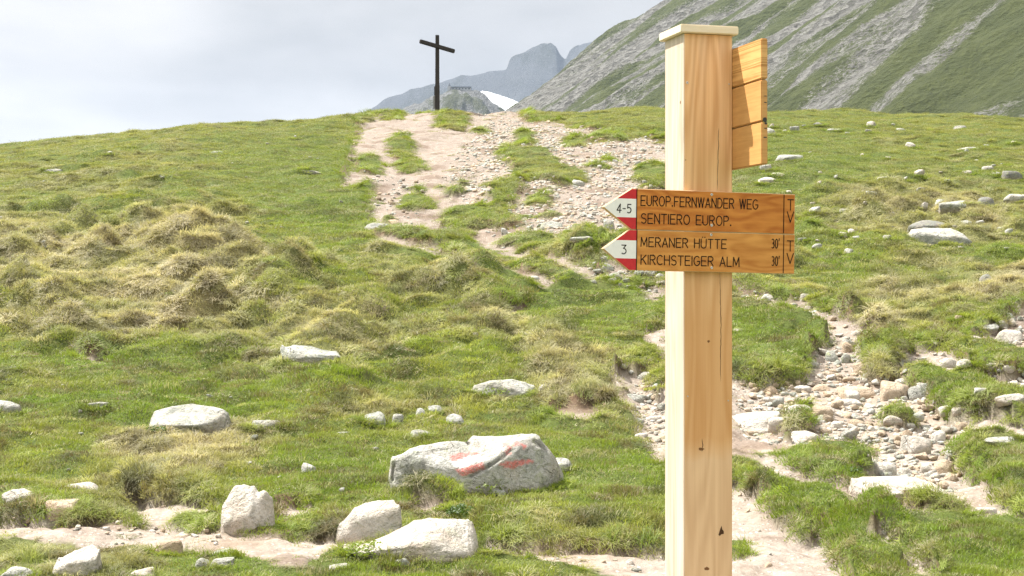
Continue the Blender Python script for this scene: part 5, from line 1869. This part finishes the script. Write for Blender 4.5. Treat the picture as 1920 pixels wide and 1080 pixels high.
nl = perlin2(x * 1.1, d * 0.9, 81); nl2 = perlin2(x * 4.5, d * 4.0, 82); nl3 = perlin2(x * .35, d * .3, 83)
rnd = RNG.random(n); rnd2 = RNG.random(n)
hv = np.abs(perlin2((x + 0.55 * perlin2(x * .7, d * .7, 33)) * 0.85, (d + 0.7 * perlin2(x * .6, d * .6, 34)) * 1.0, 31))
ptus = np.clip(0.05 + 0.75 * dry + 0.18 * sstep(nl, 0.1, 0.5) + 0.5 * sstep(m0s, 0.08, .3) - 0.3 * grn, 0.0, 0.9)
tus = rnd < ptus * 0.45
idx = np.where(tus, 3 + (rnd2 * 3).astype(int), (rnd2 * 3).astype(int))
s = sfun(d)
nrm = normal_at(q, d)
nrm = nrm * 0.8 + np.array([0, 0, .35]); nrm[:, :2] += RNG.normal(size=(n, 2)) * 0.10
nrm /= np.linalg.norm(nrm, axis=1, keepdims=True)
spin = np.where(idx >= 4, RNG.normal(size=n) * 0.5, RNG.random(n) * 6.283)
clump = sstep(perlin2(x * 5.5, d * 5.0, 90), -.1, .5); clump2 = sstep(perlin2(x * 13, d * 12, 91), -.1, .5) * sstep(30 - d, 0, 15)
fr = np.zeros(n)
for dy_ in (6, 13, 22):
    fr = np.maximum(fr, sstep(bare_px.get(960 + F * q, YH - F * (base_z(q, d)) / d - dy_), .35, .7) * (1 if dy_ < 20 else .7))
hs = s ** 0.42 * RNG.uniform(.6, 1.2, n) * (1 + .3 * lift) * (.50 + .62 * clump + .35 * clump2) * (1 - .68 * fr)
hs = hs * np.where((d > 30) & (dry < .3), 0.8, 1.0)
w_ = s * RNG.uniform(.85, 1.15, n) * np.where(tus, 0.95, 1.0)
scl = np.stack([w_, w_, hs * (1.0 + .15 * dry)], 1)
G1 = np.array([0.150, 0.235, 0.016]); G2 = np.array([0.265, 0.315, 0.028]); G3 = np.array([0.34, 0.32, 0.085]); ST = np.array([0.56, 0.49, 0.34]); DK = np.array([0.066, 0.080, 0.028]); OL = np.array([0.185, 0.170, 0.068])


def mix3(a, b, t_):
    return a * (1 - t_[:, None]) + b * t_[:, None]


t1 = np.clip(0.40 - 0.55 * grn + 0.45 * nl3 + 0.3 * nl2 + RNG.normal(size=n) * .12, 0, 1)
tint = mix3(np.broadcast_to(G1, (n, 3)), np.broadcast_to(G2, (n, 3)), t1)
farish = sstep(d, 25, 60)
tint = mix3(tint, np.broadcast_to(G3, (n, 3)), np.clip(0.22 + 0.5 * nl + 0.35 * dry + 0.25 * farish - 0.35 * grn, 0, 1))
tint = mix3(tint, np.broadcast_to(ST, (n, 3)), np.clip(dry * 1.0 * (0.45 + 0.9 * rnd2) + 0.25 * sstep(nl2, .25, .7) - 0.1 - 0.4 * grn + np.where(tus, .15, 0), 0, .95))
tint = mix3(tint, np.broadcast_to(OL, (n, 3)), np.clip(sstep(perlin2(x * 1.6, d * 1.3, 85), .25, .6) * 0.6, 0, 1) * (1 - grn * .6))
tint = mix3(tint, np.broadcast_to(DK, (n, 3)), np.clip(sstep(perlin2(x * 2.3, d * 1.9, 86), .26, .5) * .9, 0, 1) * (1 - dry * .4))
mot = perlin2(x * 9, d * 8, 92) * sstep(34 - d, 0, 18) + perlin2(x * 3.2, d * 2.8, 93)
tint = mix3(tint, np.broadcast_to(np.array([.135, .10, .055]), (n, 3)), np.clip(sstep(mot, .25, .62) * .85, 0, 1))
tint = mix3(tint, np.broadcast_to(ST * .8, (n, 3)), np.where(RNG.random(n) < .16, .65, 0.0))
tint *= RNG.uniform(.72, 1.25, (n, 1))
# shade painted into the tint in hollows between hummocks, heath tones on the far slope
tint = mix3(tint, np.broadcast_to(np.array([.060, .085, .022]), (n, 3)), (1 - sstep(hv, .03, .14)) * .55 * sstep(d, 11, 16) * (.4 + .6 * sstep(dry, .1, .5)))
tint = mix3(tint, np.broadcast_to(np.array([.165, .18, .045]), (n, 3)), .45 * sstep(d, 18, 40))
tint *= 0.97
rot = euler_align(nrm, spin)
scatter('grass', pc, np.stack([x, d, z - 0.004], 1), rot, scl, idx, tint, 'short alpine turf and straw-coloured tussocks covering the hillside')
print('grass', n)

# long tufts hanging over the broken edges of the turf
m0c = mid4(m0)
edge = np.exp(-((m0c - 0.30) / 0.10) ** 2)
dens = 330.0 / sfun(Dc) ** 2 * edge * inview * sstep(fbm2(Qc * Dc * 1.5, Dc * 1.5, 2, 87), -.35, .25)
q, d = cells(dens)
x = q * d; z = sample(Z, q, d)
keep = off_rocks(x, d, shr=.9)
q, d, x, z = q[keep], d[keep], x[keep], z[keep]
# and round the feet of the stones, so that they sit in the turf
qq, dd_ = [], []
for rx, ry, ax, ay in ROCK_XY:
    if ax < .05 or ry > 60 or sample(BARE, np.array([rx / ry]), np.array([ry - ay]))[0] > .6:
        continue
    k = int((ax + ay) * 55 / max(1, ry / 12)) + 3
    a = RNG.uniform(-math.pi * 1.1, math.pi * .1, k); r_ = RNG.uniform(.92, 1.15, k)
    xx_ = rx + ax * r_ * np.cos(a); yy_ = ry + ay * r_ * np.sin(a)
    qq.append(xx_ / yy_); dd_.append(yy_)
qr = np.concatenate(qq); dr = np.concatenate(dd_)
q = np.concatenate([q, qr]); d = np.concatenate([d, dr]); x = q * d; z = sample(Z, q, d)
n = len(q)
isr = np.arange(n) >= n - len(qr)
e = .05
gx = (sample(m0, (x + e) / d, d) - sample(m0, (x - e) / d, d)); gy = (sample(m0, x / (d + e), d + e) - sample(m0, x / (d - e), d - e))
gl = np.hypot(gx, gy) + 1e-6
nrm = np.stack([gx / gl * .55, gy / gl * .55, np.ones(n)], 1) + RNG.normal(size=(n, 3)) * .12
nrm /= np.linalg.norm(nrm, axis=1, keepdims=True)
s = sfun(d)
idx = 3 + (RNG.random(n) * 3).astype(int)
hs = s ** .45 * RNG.uniform(.55, 1.1, n) * np.where(gy > 0, .45, 1.0) * np.where(isr, .7, 1.0)
idx = np.where(isr & (RNG.random(n) < .5), 2, idx)
dryh = np.clip(sample(DRYN, q, d) + RNG.normal(size=n) * .2 + .15 * perlin2(x * 3, d * 3, 88), 0, 1)
tint = mix3(mix3(np.broadcast_to(G1, (n, 3)), np.broadcast_to(G2, (n, 3)), RNG.random(n) * .8), np.broadcast_to(ST, (n, 3)) * .8, dryh * .7) * RNG.uniform(.75, 1.15, (n, 1))
scatter('edge_grass', pc, np.stack([x, d, z - .01], 1), euler_align(nrm, RNG.random(n) * 6.28), np.stack([s * .9, s * .9, hs], 1), idx, tint, 'long grass hanging over the broken turf edges')
print('edge', n)

# loose gravel on the bare ground
gc = bpy.data.collections.new('gravel_stones')
for k in range(9):
    co, f = rock_shape(700 + k, 2, planes=7, rough=.12, k=34)
    me = mesh_np('pebble', co * np.array([.5, .42, .3]), f); fattr(me, 'foot', np.zeros(len(co)))
    me.materials.append([M_slab, M_tan, M_tan, M_pale, M_slab, M_lich, M_pale, M_tan, M_slab][k])
    o = bpy.data.objects.new('pebble_%d' % k, me); gc.objects.link(o)
Sc = mid4(SCR)
patch = sstep(fbm2(Qc * Dc * 0.9, Dc * 0.9, 3, 89), -.25, .5)
dens = (26 * patch * (.25 + Bc) + 700 * Sc * (.35 + .65 * patch)) / sfun(Dc) ** 1.3 * (Bc > .35) * inview
q, d = cells(dens)
x = q * d; z = sample(Z, q, d)
keep = off_rocks(x, d, shr=.8)
q, d, x, z = q[keep], d[keep], x[keep], z[keep]
n = len(q)
sz = sfun(d) ** .5 * 0.011 * (1 + 4.2 * RNG.random(n) ** 4) * (1 + 0.55 * sample(SCR, q, d))
nrm = normal_at(q, d) + RNG.normal(size=(n, 3)) * .2
nrm /= np.linalg.norm(nrm, axis=1, keepdims=True)
scatter('gravel', gc, np.stack([x, d, z + sz * .08], 1), euler_align(nrm, RNG.random(n) * 6.28), np.stack([sz * RNG.uniform(.8, 1.3, n), sz, sz * RNG.uniform(.6, 1.2, n)], 1), (RNG.random(n) * 9).astype(int), None, 'pale gravel and small loose stones on the bare ground')
print('gravel', n)

# leafy dwarf plants one can pick out
random.seed(5)


def leafy_plant(px, py, wpx, label, dark=0.5, seed=1):
    x, y, z = hit(px, py)
    W = wpx * y / F
    k = max(40, int(170 * (wpx / 50)))
    me = leafy(seed, k, W / 2, W * .38)
    o = link('leafy_plant', me, M_leaf if dark < .5 else M_leafd, loc=(x, y, z - .005))
    tag(o, label, 'plant')


def leaf_mat(name, c):
    m, t, b, out = new_mat(name)
    g = nd(t, 'ShaderNodeNewGeometry').outputs['Position']
    col = ramp(t, noise(t, g, 60, 3, .6), [(.3, tuple(v * .7 for v in c)), (.7, tuple(v * 1.3 for v in c))])
    setc(t, b, col); b.inputs['Roughness'].default_value = .45
    tr = nd(t, 'ShaderNodeBsdfTranslucent'); ln(t, mixc(t, 1.0, col, (1.3, 1.3, .6), 'MULTIPLY'), tr.inputs[0])
    ms = nd(t, 'ShaderNodeMixShader'); ms.inputs[0].default_value = .35
    ln(t, b.outputs[0], ms.inputs[1]); ln(t, tr.outputs[0], ms.inputs[2]); ln(t, ms.outputs[0], out.inputs['Surface'])
    return m


M_leaf = leaf_mat('bright_leaves', (0.16, 0.21, 0.03)); M_leafd = leaf_mat('dark_leaves', (0.065, 0.11, 0.025))
leafy_plant(690, 1046, 90, 'bright low leafy plant growing against the foot of the long bleached boulder', .2, 3)
leafy_plant(915, 925, 76, 'bright leafy plant below the painted boulder, nearest its blaze', .2, 4)
leafy_plant(968, 896, 70, 'leafy plant tucked under the low edge of the painted boulder', .3, 5)
leafy_plant(865, 968, 60, 'dark green leafy clump in the hollow between the painted boulder and the path', .8, 6)
leafy_plant(1597, 888, 44, 'dark green leafy clump at the turf corner beside the stream bed stones', .8, 8)
leafy_plant(1788, 852, 22, 'small dark plant growing beside the bright rounded stone', .8, 9)
leafy_plant(735, 1048, 50, 'small leafy plant in front of the long bleached boulder', .3, 10)
leafy_plant(490, 1038, 1, '', .3, 11) if False else None
leafy_plant(930, 742, 56, 'leafy green plant at the foot of the humped pale boulder', .4, 12)
leafy_plant(320, 556, 26, 'bright green leafy plant alone among straw tussocks', .2, 13)
leafy_plant(293, 812, 40, 'low dark plant under the edge of the large flat-topped boulder', .8, 14)
# ---------------------------------------------------------------- air
hz_me = box_me('haze', -6200, 6200, -1200, 6400, VAL - 1.0, 800)
M_haze = bpy.data.materials.new('haze'); M_haze.use_nodes = True
t = M_haze.node_tree; t.nodes.clear()
pv = nd(t, 'ShaderNodeVolumePrincipled'); pv.inputs['Density'].default_value = 0.00015
pv.inputs['Color'].default_value = (0.34, 0.42, 0.54, 1); pv.inputs['Anisotropy'].default_value = 0.0
om = nd(t, 'ShaderNodeOutputMaterial'); ln(t, pv.outputs[0], om.inputs['Volume'])
tag(link('haze', hz_me, M_haze), 'pale mountain haze filling the air', kind='stuff')
